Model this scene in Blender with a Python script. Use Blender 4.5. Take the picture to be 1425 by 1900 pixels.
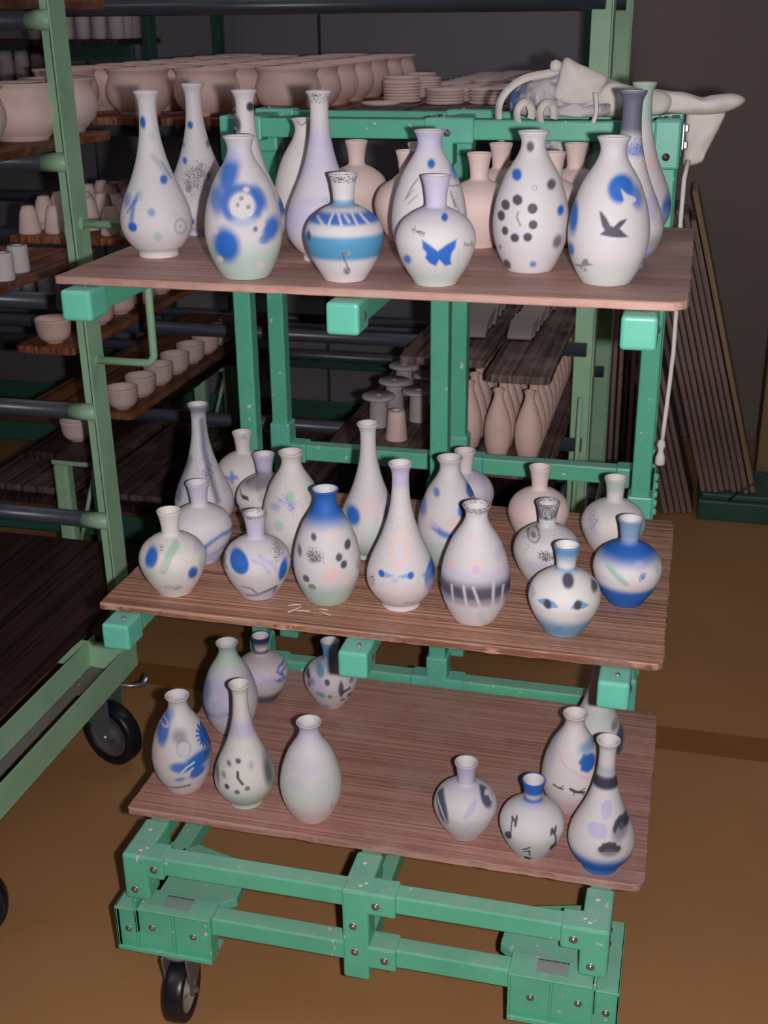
import bpy, bmesh, math, random
import numpy as np
from mathutils import Vector, Matrix

for o in list(bpy.data.objects):
    bpy.data.objects.remove(o, do_unlink=True)
scene = bpy.context.scene
COL = scene.collection
PI = math.pi

# ---------------------------------------------------------------- camera
yaw, pitch, roll, FPX = .2519, -.3897, -.0106, 2228.8
cy, sy, cp, sp = math.cos(yaw), math.sin(yaw), math.cos(pitch), math.sin(pitch)
FW = Vector((-sy*cp, cy*cp, sp)); RT0 = Vector((cy, sy, 0)); UP0 = RT0.cross(FW)
cr, sr = math.cos(roll), math.sin(roll)
RT = RT0*cr + UP0*sr; UP = RT0*-sr + UP0*cr
CAM = Vector((.8584, -1.5573, 1.7069))
cd = bpy.data.cameras.new('camera'); cam = bpy.data.objects.new('camera', cd); COL.objects.link(cam)
cam.matrix_world = Matrix((( RT.x, UP.x, -FW.x, CAM.x), (RT.y, UP.y, -FW.y, CAM.y), (RT.z, UP.z, -FW.z, CAM.z), (0, 0, 0, 1)))
cd.sensor_fit = 'VERTICAL'; cd.sensor_height = 36; cd.sensor_width = 27
cd.lens = FPX/1900*36; cd.clip_start = .05; cd.clip_end = 50
cd.dof.use_dof = True; cd.dof.focus_distance = 1.95; cd.dof.aperture_fstop = 9
scene.camera = cam

# ---------------------------------------------------------------- light: a flash beside the lens, a dim cool hall
w = bpy.data.worlds.new('world'); scene.world = w; w.use_nodes = True
w.node_tree.nodes['Background'].inputs[0].default_value = (.55, .62, 1, 1)
w.node_tree.nodes['Background'].inputs[1].default_value = .012
ld = bpy.data.lights.new('flash', 'SPOT'); ld.energy = 132; ld.color = (1, .965, .955)
ld.shadow_soft_size = .013; ld.spot_size = math.radians(112); ld.spot_blend = 1
lo = bpy.data.objects.new('flash', ld); COL.objects.link(lo)
lo.location = CAM + RT*.068 - UP*.012 + FW*.02
aim = Vector((.66, .25, .66))
lo.rotation_euler = (aim - lo.location).to_track_quat('-Z', 'Y').to_euler()
# cool overhead fill lamps, added to lift the ambient and bounced light
for (lx, ly, sx, en) in ((-1.5, -.9, 1.6, 17), (.9, 1.8, 2.4, 10)):
    al = bpy.data.lights.new('fill_lamp', 'AREA'); al.shape = 'RECTANGLE'; al.size = sx; al.size_y = 1.2; al.energy = en; al.color = (.93, .93, 1)
    ao = bpy.data.objects.new('fill_lamp', al); COL.objects.link(ao); ao.location = (lx, ly, 3.15)
scene.view_settings.view_transform = 'Standard'; scene.view_settings.look = 'None'
scene.view_settings.exposure = 0; scene.view_settings.gamma = 1
scene.view_settings.use_curve_mapping = False

# ---------------------------------------------------------------- helpers
def s2l(c):
    r = []
    for v in c[:3]:
        v = v/255
        r.append(v/12.92 if v <= .04045 else ((v+.055)/1.055)**2.4)
    return tuple(r)

def link(name, me, mat=None, parent=None, smooth=False):
    o = bpy.data.objects.new(name, me); COL.objects.link(o)
    if mat and not me.materials: me.materials.append(mat)
    if smooth:
        me.polygons.foreach_set('use_smooth', [True]*len(me.polygons))
    if parent is not None:
        o.parent = parent
        me.transform(Matrix.Translation(-Vector(parent.get('org', (0, 0, 0)))))
        if 'org' in parent: o['_o'] = 1; del o['_o']
    return o

def empty(name, loc, label, cat, group=None):
    o = bpy.data.objects.new(name, None); COL.objects.link(o)
    o.location = loc; o['org'] = tuple(loc); o.empty_display_size = .05
    o['label'] = label; o['category'] = cat
    if group: o['group'] = group
    return o

def sub(name, me, mat, parent, top):       # sub-part: mesh given in world coordinates, parent already local to top
    o = bpy.data.objects.new(name, me); COL.objects.link(o)
    if not me.materials: me.materials.append(mat)
    me.transform(Matrix.Translation(-Vector(top['org']))); o.parent = parent
    return o

def tag(o, label=None, cat=None, group=None, kind=None):
    if label: o['label'] = label
    if cat: o['category'] = cat
    if group: o['group'] = group
    if kind: o['kind'] = kind
    return o

class MB:
    def __init__(s): s.bm = bmesh.new()
    def box(s, x0, x1, y0, y1, z0, z1, bev=0, seg=2, rot=None, only=None):
        b = bmesh.new(); bmesh.ops.create_cube(b, size=1)
        for v in b.verts:
            v.co = Vector(((x0+x1)/2 + v.co.x*(x1-x0), (y0+y1)/2 + v.co.y*(y1-y0), (z0+z1)/2 + v.co.z*(z1-z0)))
        if bev:
            bmesh.ops.bevel(b, geom=list(b.edges), offset=bev, segments=seg, affect='EDGES', profile=.5)
        if rot:
            c, M = rot
            for v in b.verts: v.co = M @ (v.co - Vector(c)) + Vector(c)
        me = bpy.data.meshes.new('t'); b.to_mesh(me); b.free(); s.bm.from_mesh(me); bpy.data.meshes.remove(me)
        return s
    def prism(s, pts, axis, a0, a1, bev=0):
        # pts 2D in the two remaining axes (x,y order), extruded along axis
        def mk(p, a):
            return {'z': (p[0], p[1], a), 'y': (p[0], a, p[1]), 'x': (a, p[0], p[1])}[axis]
        b = bmesh.new()
        v0 = [b.verts.new(mk(p, a0)) for p in pts]; v1 = [b.verts.new(mk(p, a1)) for p in pts]
        n = len(pts); b.faces.new(v0); b.faces.new(v1[::-1])
        for i in range(n): b.faces.new((v0[i], v1[i], v1[(i+1) % n], v0[(i+1) % n]))
        bmesh.ops.recalc_face_normals(b, faces=b.faces)
        if bev: bmesh.ops.bevel(b, geom=list(b.edges), offset=bev, segments=2, affect='EDGES', profile=.5)
        me = bpy.data.meshes.new('t'); b.to_mesh(me); b.free(); s.bm.from_mesh(me); bpy.data.meshes.remove(me)
        return s
    def tube(s, pts, r, n=12, caps=True, radii=None):
        P = [Vector(p) for p in pts]; rings = []
        nrm = None
        for i, p in enumerate(P):
            t = (P[min(i+1, len(P)-1)] - P[max(i-1, 0)]).normalized()
            if nrm is None:
                nrm = t.orthogonal().normalized()
            else:
                nrm = (nrm - t*nrm.dot(t)).normalized()
            bn = t.cross(nrm); rr = radii[i] if radii else r
            rings.append([s.bm.verts.new(p + (nrm*math.cos(2*PI*k/n) + bn*math.sin(2*PI*k/n))*rr) for k in range(n)])
        for a, b in zip(rings, rings[1:]):
            for k in range(n):
                f = s.bm.faces.new((a[k], a[(k+1) % n], b[(k+1) % n], b[k])); f.smooth = True
        if caps:
            s.bm.faces.new(rings[0][::-1]); s.bm.faces.new(rings[-1])
        return s
    def lathe(s, prof, n=32, loc=(0, 0, 0), axis=None, smooth=True, closed=False):
        # prof: (r, z); axis: Matrix rotating z onto the wished axis
        M = axis or Matrix.Identity(3); L = Vector(loc); rings = []
        for r, z in prof:
            if r < 1e-6: rings.append([s.bm.verts.new(L + M @ Vector((0, 0, z)))])
            else: rings.append([s.bm.verts.new(L + M @ Vector((r*math.cos(2*PI*k/n), r*math.sin(2*PI*k/n), z))) for k in range(n)])
        prs = list(zip(rings, rings[1:]))
        if closed: prs.append((rings[-1], rings[0]))
        for a, b in prs:
            for k in range(n):
                if len(a) == 1 and len(b) == 1: continue
                if len(a) == 1: f = s.bm.faces.new((a[0], b[k], b[(k+1) % n]))
                elif len(b) == 1: f = s.bm.faces.new((a[k], b[0], a[(k+1) % n]))
                else: f = s.bm.faces.new((a[k], b[k], b[(k+1) % n], a[(k+1) % n]))
                f.smooth = smooth
        return s
    def mesh(s, name='m', recalc=True):
        if recalc: bmesh.ops.recalc_face_normals(s.bm, faces=s.bm.faces)
        me = bpy.data.meshes.new(name); s.bm.to_mesh(me); s.bm.free(); return me

# ---------------------------------------------------------------- materials
def newmat(name):
    m = bpy.data.materials.new(name); m.use_nodes = True
    return m, m.node_tree.nodes, m.node_tree.links, m.node_tree.nodes['Principled BSDF']

def noise(N, L, scale, detail=3, vec=None, rough=.55):
    n = N.new('ShaderNodeTexNoise'); n.inputs['Scale'].default_value = scale; n.inputs['Detail'].default_value = detail
    n.inputs['Roughness'].default_value = rough
    if vec: L.new(vec, n.inputs['Vector'])
    return n.outputs['Fac']

def ramp(N, L, fac, stops):
    r = N.new('ShaderNodeValToRGB'); e = r.color_ramp.elements
    while len(e) < len(stops): e.new(.5)
    for el, (p, c) in zip(e, stops):
        el.position = p; el.color = (*c, 1) if len(c) == 3 else c
    L.new(fac, r.inputs[0]); return r.outputs[0]

def mixc(N, L, f, a, b):
    m = N.new('ShaderNodeMix'); m.data_type = 'RGBA'
    for sck, v in ((m.inputs[0], f), (m.inputs[6], a), (m.inputs[7], b)):
        if hasattr(v, 'is_linked') or hasattr(v, 'links'): L.new(v, sck)
        elif isinstance(v, (int, float)): sck.default_value = v
        else: sck.default_value = (*v, 1)
    return m.outputs[2]

def coords(N, L, scale=(1, 1, 1), kind='Object'):
    t = N.new('ShaderNodeTexCoord'); m = N.new('ShaderNodeMapping'); m.inputs['Scale'].default_value = scale
    L.new(t.outputs[kind], m.inputs['Vector']); return m.outputs[0]

def bump(N, L, B, h, s, d=.002):
    b = N.new('ShaderNodeBump'); b.inputs['Strength'].default_value = s; b.inputs['Distance'].default_value = d
    L.new(h, b.inputs['Height']); L.new(b.outputs[0], B.inputs['Normal'])

def paint(name, srgb, rough=.45, dust=.25, dustc=(150, 140, 140), scale=9, spots=0, spotc=(215, 205, 205), metal=0, bmp=.05):
    m, N, L, B = newmat(name); v = coords(N, L); c = s2l(srgb)
    n1 = noise(N, L, scale, 5, v)
    base = mixc(N, L, ramp(N, L, n1, [(.35, (0, 0, 0)), (.7, (1, 1, 1))]), tuple(x*.9 for x in c), tuple(min(1, x*1.08) for x in c))
    g = N.new('ShaderNodeNewGeometry'); sx = N.new('ShaderNodeSeparateXYZ'); L.new(g.outputs['Normal'], sx.inputs[0])
    up = N.new('ShaderNodeMath'); up.operation = 'MULTIPLY_ADD'; up.use_clamp = True
    L.new(sx.outputs[2], up.inputs[0]); up.inputs[1].default_value = dust; up.inputs[2].default_value = dust*.15
    n2 = noise(N, L, 30, 4, v)
    mu = N.new('ShaderNodeMath'); mu.operation = 'MULTIPLY'; L.new(up.outputs[0], mu.inputs[0]); L.new(ramp(N, L, n2, [(.3, (.5, .5, .5)), (.65, (1.3, 1.3, 1.3))]), mu.inputs[1])
    base = mixc(N, L, mu.outputs[0], base, s2l(dustc))
    if spots:
        n3 = noise(N, L, 60, 2, v); f = ramp(N, L, n3, [(.72-spots*.04, (0, 0, 0)), (.75-spots*.04, (1, 1, 1))])
        base = mixc(N, L, f, base, s2l(spotc))
        n4 = noise(N, L, 420, 1, v); f = ramp(N, L, n4, [(.76-spots*.03, (0, 0, 0)), (.79-spots*.03, (.8, .8, .8))])
        base = mixc(N, L, f, base, s2l(spotc))
    L.new(base, B.inputs['Base Color']); B.inputs['Roughness'].default_value = rough; B.inputs['Metallic'].default_value = metal
    if bmp: bump(N, L, B, n2, bmp, .001)
    return m

def wood(name, light, dark, along='x', lines=55, rough=.6, contrast=1, blotch=.35, dusty=(190, 165, 160), dust=.2, bmp=.4):
    m, N, L, B = newmat(name)
    sc = {'x': (1.2, lines*2.6, lines*.4), 'y': (lines*2.6, 1.2, lines*.4), 'z': (lines*1.3, lines*1.3, .8)}[along]
    v = coords(N, L, sc); vv = coords(N, L)
    n1 = noise(N, L, 1.0, 4, v, .6)
    d, l = s2l(dark), s2l(light)
    mid = tuple((a+b)/2 for a, b in zip(d, l))
    k = .12/contrast
    base = ramp(N, L, n1, [(.5-k, d), (.5, mid), (.5+k*.8, l)])
    n2 = noise(N, L, 3, 5, coords(N, L, {'x': (1, 4, 1), 'y': (4, 1, 1), 'z': (4, 4, 1)}[along]))
    base = mixc(N, L, ramp(N, L, n2, [(.4, (0, 0, 0)), (.75, (blotch,)*3)]), base, tuple(x*.55 for x in d))
    n3 = noise(N, L, 7, 6, vv, .7)
    base = mixc(N, L, ramp(N, L, n3, [(.48, (0, 0, 0)), (.75, (dust*2,)*3)]), base, s2l(dusty))
    L.new(base, B.inputs['Base Color']); B.inputs['Roughness'].default_value = rough
    B.inputs['Specular IOR Level'].default_value = .3
    bump(N, L, B, n1, bmp, .0012)
    return m

GREEN = paint('mint_paint', (88, 184, 152), .38, .3, (150, 160, 155), spots=.2)
GREEND = paint('mint_paint_dusty', (92, 192, 156), .42, .34, (172, 184, 176), spots=.6)
GREENC = paint('mint_plastic_cap', (98, 190, 168), .4, .1, (200, 210, 205), spots=.1)
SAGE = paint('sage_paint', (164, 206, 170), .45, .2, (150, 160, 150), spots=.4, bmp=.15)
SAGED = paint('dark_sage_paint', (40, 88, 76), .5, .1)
PIPE = paint('dark_coated_pipe', (62, 66, 82), .35, .25, (120, 115, 120))
STEEL = paint('zinc_screw', (165, 160, 165), .35, 0, metal=.8)
GREYSPK = paint('speckled_grey_steel', (112, 104, 104), .6, .2, spots=1.1, spotc=(170, 160, 160))
RUBBER = paint('black_rubber', (22, 24, 34), .35, .1, (60, 60, 70), bmp=.03)
HUB = paint('pale_wheel_hub', (170, 160, 155), .5, .2, (150, 130, 115))
HUBD = paint('grey_wheel_hub', (92, 92, 100), .35, .1)
BISQ = paint('pink_bisque_clay', (238, 208, 202), .75, .05, (220, 200, 195), bmp=.05)
BISQR = paint('warm_bisque_clay', (236, 200, 190), .75, .05, (220, 200, 195), bmp=.05)
WHITE = paint('white_bisque_clay', (218, 206, 206), .7, .05, (220, 210, 208), bmp=.05)
GREYP = paint('grey_bisque_clay', (196, 180, 184), .75, .05, (190, 180, 180), bmp=.05)
WOOD1 = wood('worn_cedar_top', (206, 160, 148), (160, 120, 110), 'x', 60, contrast=.7, dust=.26)
WOOD2 = wood('ridged_cedar_middle', (206, 156, 130), (128, 84, 70), 'x', 140, contrast=1.2, dust=.16, bmp=.8)
WOOD3 = wood('dusty_cedar_bottom', (200, 150, 138), (150, 106, 96), 'x', 130, contrast=1.1, dust=.26, bmp=.6)
WOODR = wood('rust_brown_plank', (170, 104, 66), (92, 52, 36), 'y', 40, blotch=.6)
WOODD = wood('dark_stained_plank', (80, 52, 50), (42, 28, 30), 'y', 40, rough=.5, dust=.08, dusty=(110, 80, 76))
WOODG = wood('grey_brown_plank', (124, 100, 94), (66, 50, 48), 'y', 46, blotch=.6)
WOODV = wood('upright_grey_plank', (186, 158, 148), (110, 84, 78), 'z', 46, blotch=.6)
CHALK = paint('chalk', (225, 215, 210), .9, 0)
CLOTH = None

def cloth_mat(name, c, stain=0):
    m, N, L, B = newmat(name); v = coords(N, L)
    n = noise(N, L, 9, 6, v, .65); wv = noise(N, L, 600, 1, v)
    base = ramp(N, L, n, [(.3, tuple(x*.86 for x in s2l(c))), (.7, s2l(c))])
    if stain:
        n2 = noise(N, L, 26, 5, v, .6); base = mixc(N, L, ramp(N, L, n2, [(.5, (0, 0, 0)), (.66, (stain,)*3)]), base, s2l((96, 98, 120)))
        n3 = noise(N, L, 11, 2, coords(N, L, (1, 1, 1.4))); base = mixc(N, L, ramp(N, L, n3, [(.62, (0, 0, 0)), (.66, (stain,)*3)]), base, s2l((44, 92, 160)))
    L.new(base, B.inputs['Base Color']); B.inputs['Roughness'].default_value = .95
    bump(N, L, B, wv, .2, .0008); return m
CLOTH = cloth_mat('white_canvas', (236, 226, 220)); CLOTHS = cloth_mat('stained_canvas', (222, 214, 218), .85)

# ---------------------------------------------------------------- the room
def floor_mat():
    m, N, L, B = newmat('ochre_floor_paint'); v = coords(N, L)
    n1 = noise(N, L, 1.6, 4, v); n2 = noise(N, L, 26, 6, v, .7); n3 = noise(N, L, 160, 3, v)
    base = ramp(N, L, n1, [(.3, s2l((168, 120, 80))), (.7, s2l((182, 133, 90)))])
    base = mixc(N, L, ramp(N, L, n2, [(.62, (0, 0, 0)), (.8, (.4, .4, .4))]), base, s2l((110, 76, 50)))
    base = mixc(N, L, ramp(N, L, n3, [(.71, (0, 0, 0)), (.76, (.7, .7, .7))]), base, s2l((70, 50, 42)))
    L.new(base, B.inputs['Base Color']); B.inputs['Roughness'].default_value = .38; B.inputs['Specular IOR Level'].default_value = .35
    bump(N, L, B, n2, .06, .001); return m

def plane(name, pts, mat, label=None):
    me = bpy.data.meshes.new(name); me.from_pydata(pts, [], [tuple(range(len(pts)))])
    return tag(link(name, me, mat), label, kind='structure')

link_f = MB().box(-4, 4, -3, 3.7, -.1, 0).mesh(); tag(link('floor', link_f, floor_mat()), 'glossy ochre brown painted floor', kind='structure')
STR = paint('dark_brown_floor_line', (150, 98, 52), .4, 0)
tag(link('trim_1', MB().box(-3, 4, 1.10, 1.208, 0, .0006).mesh(), STR), 'dark brown stripe painted across the floor', kind='structure')

def wall_mat(c):
    m, N, L, B = newmat('wall_panel'); n = noise(N, L, 2.2, 5, coords(N, L))
    base = ramp(N, L, n, [(.3, tuple(x*.9 for x in s2l(c))), (.7, s2l(c))])
    L.new(base, B.inputs['Base Color']); B.inputs['Roughness'].default_value = .6; return m
WM = wall_mat((130, 125, 134))
wb = tag(link('wall_back', MB().box(-4, 4, 3.63, 3.73, 0, 3.2).mesh(), wall_mat((60, 55, 60))), 'grey panelled back wall', kind='structure')
xs = [-4, -2.9, -1.8, -.728, .395, 1.75, 4]
for a, b in zip(xs, xs[1:]):
    p = link('panel', MB().box(a+.007, b-.007, 3.60, 3.63, .002, 3.19, .003).mesh(), WM if b < .7 else wall_mat((132, 114, 110))); p.parent = wb
tag(link('wall_left', MB().box(-4.1, -4, -3, 3.73, 0, 3.2).mesh(), wall_mat((90, 88, 96))), kind='structure')
tag(link('wall_right', MB().box(4, 4.1, -3, 3.73, 0, 3.2).mesh(), wall_mat((110, 100, 96))), kind='structure')
tag(link('wall_front', MB().box(-4.1, 4.1, -3.1, -3, 0, 3.2).mesh(), wall_mat((90, 88, 96))), kind='structure')
tag(link('ceiling', MB().box(-4.1, 4.1, -3.1, 3.73, 3.2, 3.3).mesh(), wall_mat((90, 88, 96))), kind='structure')
oc = paint('ochre_wood_post', (150, 122, 84), .6, 0)
tag(link('trim_2', MB().box(1.165, 1.30, 2.98, 3.10, 0, 3.2, .004).mesh(), oc), 'ochre timber upright at the right edge', kind='structure')
# ---------------------------------------------------------------- the display trolley
random.seed(3)
cart = empty('display_trolley', (.4, .35, 0), 'mint green tube trolley with three cantilever levels carrying the painted vases', 'trolley')
hp = .018; js = .0232
def cp_(name, mb, mat=GREEN, label=None):
    o = link(name, mb.mesh(), mat, cart)
    if label: o['label'] = label
    return o
def screw(parent, x, y, z, d='y-', r=.0055):
    M = {'y-': Matrix.Rotation(PI/2, 3, 'X'), 'z': Matrix.Identity(3), 'x': Matrix.Rotation(PI/2, 3, 'Y')}[d]
    me = MB().lathe([(0, .0030), (r*.55, .0028), (r*.62, .0012), (r, .0010), (r*1.25, 0), (r*1.25, -.001)], 14, (x, y, z), M).mesh()
    return sub('screw', me, STEEL, parent, cart)
XC = (0., .401, .8)
Y1, Y2 = .66, .855          # front faces of the two upright frames
TOPZ = 1.54
for yi, Yf in enumerate((Y1, Y2)):
    for x in XC:
        cp_('post', MB().box(x-hp, x+hp, Yf, Yf+.036, .36, TOPZ-.045, .0035))
    for a, b in ((0, 1), (1, 2)):
        cp_('top_rail', MB().box(XC[a]+.02, XC[b]-.02, Yf, Yf+.034, TOPZ-.0365, TOPZ-.002, .003))
    # joints of the top: sleeve down and sleeve sideways
    for k, x in enumerate(XC):
        mb = MB()
        mb.box(x-js, x+js, Yf-.005, Yf+.041, TOPZ-.082, TOPZ+.002, .005)
        if k < 2: mb.box(x-js+.002, x+.06, Yf-.0045, Yf+.0405, TOPZ-.043, TOPZ+.0015, .004)
        if k == 1: mb.box(x-.03, x, Yf-.0045, Yf+.0405, TOPZ-.043, TOPZ+.0015, .004)
        j = cp_('joint', mb, GREENC)
        screw(j, x + (.012 if k < 2 else 0), Yf-.006, TOPZ-.024 if k < 2 else TOPZ-.06)
        if k == 2: screw(j, x+.0, Yf-.006, TOPZ-.06)
        screw(j, x, Yf+.018, TOPZ+.002, 'z', .007)
for x in XC[:2]:
    cp_('spacer', MB().box(x-.004, x+.03, Y1+.036, Y2, TOPZ-.03, TOPZ-.004, .003))
cp_('spacer', MB().box(.80, .816, Y1+.036, Y2, TOPZ-.03, TOPZ-.004, .003))
# lower rail of the rear frame
RZ = .826
for a, b in ((0, 1), (1, 2)):
    cp_('rear_rail', MB().box(XC[a]+.01, XC[b]-.01, Y2+.006, Y2+.04, RZ-.036, RZ, .003), GREEND)
for k, x in enumerate(XC):
    mb = MB(); y0 = Y2-.004
    mb.box(x-js, x+js, y0, y0+.048, RZ-.046, RZ+.05, .005)
    if k < 2: mb.box(x, x+.058, y0+.001, y0+.047, RZ-.040, RZ+.004, .004)
    if k > 0: mb.box(x-.058, x, y0+.001, y0+.047, RZ-.040, RZ+.004, .004)
    cp_('joint', mb, GREENC)
# bottom rails of the upright frames
BZ = .388
for a, b in ((0, 1), (1, 2)):
    cp_('bottom_rail', MB().box(XC[a]+.01, XC[b]-.01, Y1, Y1+.036, BZ-.036, BZ, .003), GREEND)
for Yf in (Y1, Y2):
    for k, x in enumerate(XC):
        mb = MB(); mb.box(x-js, x+js, Yf-.005, Yf+.041, BZ-.05, BZ+.052, .005)
        if Yf == Y1:
            if k < 2: mb.box(x, x+.058, Yf-.004, Yf+.040, BZ-.041, BZ+.003, .004)
            if k > 0: mb.box(x-.058, x, Yf-.004, Yf+.040, BZ-.041, BZ+.003, .004)
        cp_('joint', mb, GREENC)
# arms with end caps
for lvl, (zt, xo) in enumerate(((1.349, 0), (.801, 0))):
    for k, x in enumerate(XC):
        yc = (0, .012)[lvl]
        cp_('arm', MB().box(x-hp, x+hp, yc+.03, Y1, zt-.040, zt-.002, .003), GREEN)
        c = cp_('arm_cap', MB().box(x-js-.0005, x+js+.0005, yc, yc+.056, zt-.0455, zt, .0055, 3), GREENC)
        screw(c, x+.004, yc+.028, zt+.0, 'z', .0035)
        if k > 0: screw(c, x+js+.0005, yc+.032, zt-.024, 'x', .006)
        s_ = cp_('arm_bracket', MB().box(x-js, x+js, Y1-.05, Y1+.041, zt-.043, zt+.0 if False else zt-.001, .004).box(x-js-.001, x+js+.001, Y1-.006, Y1+.042, zt-.09, zt+.045 if lvl == 1 else zt-.001, .004), GREENC)
# fastener strip with bolt heads on the right post above the middle level
mb = MB().box(.8+js, .8+js+.004, Y1+.0, Y1+.035, .80, .895, .001)
st = cp_('fastener_strip', mb, GREEN)
for i in range(5):
    me = MB().lathe([(0, .007), (.006, .006), (.008, .003), (.008, 0)], 12, (.8+js+.003, Y1+.012, .812+i*.018), Matrix.Rotation(PI/2, 3, 'Y')).mesh()
    sub('bolt', me, GREENC, st, cart)
cp_('hook', MB().box(.8+js, .8+js+.006, Y1+.005, Y1+.03, TOPZ-.05, TOPZ-.005, .002).box(.8+js+.003, .8+js+.012, Y1+.008, Y1+.016, TOPZ-.02, TOPZ-.006, .002).box(.8+js+.003, .8+js+.012, Y1+.008, Y1+.016, TOPZ-.048, TOPZ-.034, .002), STEEL)
# base: upper ring, lower ring
UZ, LZ = .3545, .241
for a, b in ((0, 1), (1, 2)):
    cp_('base_rail', MB().box(XC[a]+.02, XC[b]-.02, .001, .036, UZ-.0365, UZ-.001, .003), GREEND)
    cp_('base_rail', MB().box(XC[a]+.02, XC[b]-.02, .001, .036, LZ-.038, LZ-.001, .003), GREEND)
for x in XC:
    cp_('side_rail', MB().box(x-hp, x+hp, .03, Y1+.02, UZ-.0365, UZ-.001, .003), GREEND)
    cp_('side_rail', MB().box(x-hp, x+hp, .03, .93, LZ-.038, LZ-.001, .003), GREEND)
cp_('rear_base_rail', MB().box(.02, .78, .90, .935, LZ-.038, LZ-.001, .003), GREEND)
for k, x in enumerate(XC):
    mb = MB(); l = x-js; r = x+js
    mb.box(l, r, -.006, .10, UZ-.042, UZ+.003, .005)
    mb.box(l, r, -.0062, .041, .262 if k != 1 else .17, UZ+.0028, .005)
    if k < 2: mb.box(l, x+.07 if k == 1 else x+.054, -.0058, .0405, UZ-.0425, UZ+.0025, .004)
    if k == 2: mb.box(x-.055, r, -.0058, .0405, UZ-.0425, UZ+.0025, .004)
    if k == 1:
        mb.box(x, x+.07, -.0058, .0405, LZ-.043, LZ+.002, .004)
        mb.box(l, r, -.004, .10, LZ-.044, LZ+.003, .004)
    j = cp_('corner_joint', mb, GREEND)
    pts = [((x+.036, -.006, UZ-.022), 'y-')] if k < 2 else [((x-.034, -.006, UZ-.022), 'y-')]
    pts += [((x-.004, -.006, .283), 'y-')]
    if k == 1: pts += [((x-.002, -.006, .228), 'y-'), ((x+.05, -.006, LZ-.022), 'y-')]
    if k == 2: pts += [((r, .02, UZ-.012), 'x'), ((r, .02, UZ-.04), 'x')]
    for p, d in pts: screw(j, *p, d, .0062)
    for q in range(3):
        me = MB().lathe([(0, .0008), (.004-q*.0005, .0006), (.0045-q*.0005, 0)], 10, (x-.002+q*.008*(1 if k < 2 else -1), (.07, .012, .02)[q], UZ+.0027)).mesh()
        sub('plaster_splash', me, CHALK, j, cart)
# caster brackets
def bracket(mx, sgn):
    # sgn +1: left corner (extends to +x), -1: mirrored
    def bx(m, x0, x1, *a):
        X0, X1 = mx+sgn*x0, mx+sgn*x1
        return m.box(min(X0, X1), max(X0, X1), *a)
    mb = MB()
    bx(mb, -.030, .150, -.012, .05, .147, .151, .001)     # bottom lip
    bx(mb, -.030, .150, -.004, .004, .150, .240, .001)    # front wall, recessed
    bx(mb, -.030, .008, -.013, .16, .238, .243, .0015)    # top plate under post
    bx(mb, .014, .152, -.013, .042, .2415, .2465, .0015)
    for x in (-.030, .008, .079, .148):
        bx(mb, x, x+.004, -.012, .02, .149, .242, .0008)
    bx(mb, -.030, .152, -.013, -.009, .1475, .156, .001)
    bx(mb, .008, .012, -.012, .16, .19, .262, .0012)       # standing rib
    bx(mb, -.030, -.026, -.012, .16, .15, .243, .001)
    b = cp_('caster_bracket', mb, GREEND)
    pl = [(.012, .05), (.012, .16), (.05, .19), (.125, .17), (.172, .125), (.176, .062), (.15, .042)]
    pm = MB().prism([(mx+sgn*a, c) for a, c in (pl if sgn > 0 else pl[::-1])], 'z', .222, .240, .001)
    p = cp_('caster_plate', pm, GREEND)
    me = MB().lathe([(0, .002), (.006, .0018), (.007, 0)], 14, (mx+sgn*.085, .10, .240)).mesh(); sub('plate_bolt', me, GREYSPK, p, cart)
    lm = MB(); bx(lm, .055, .108, .002, .034, .2466, .2472)
    lb = sub('label_recess', lm.mesh(), paint('embossed_label', (140, 168, 154), .6, .4), b, cart)
    dm = MB()
    x = .0555
    while x < .107:
        ww = random.uniform(.001, .0035); bx(dm, x, x+ww, .0305, .0325+random.uniform(0, .0008), .2472, .2474); x += ww+random.uniform(.0006, .0012)
    sub('embossed_lettering', dm.mesh(), RUBBER, b, cart)
    for a, z in ((-.01, .19), (.036, .20), (.115, .195)): screw(b, mx+sgn*a, -.004, z, 'y-', .0056)
    return b
bracket(-.014 if False else -.016, 1); bracket(.816, -1)

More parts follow.
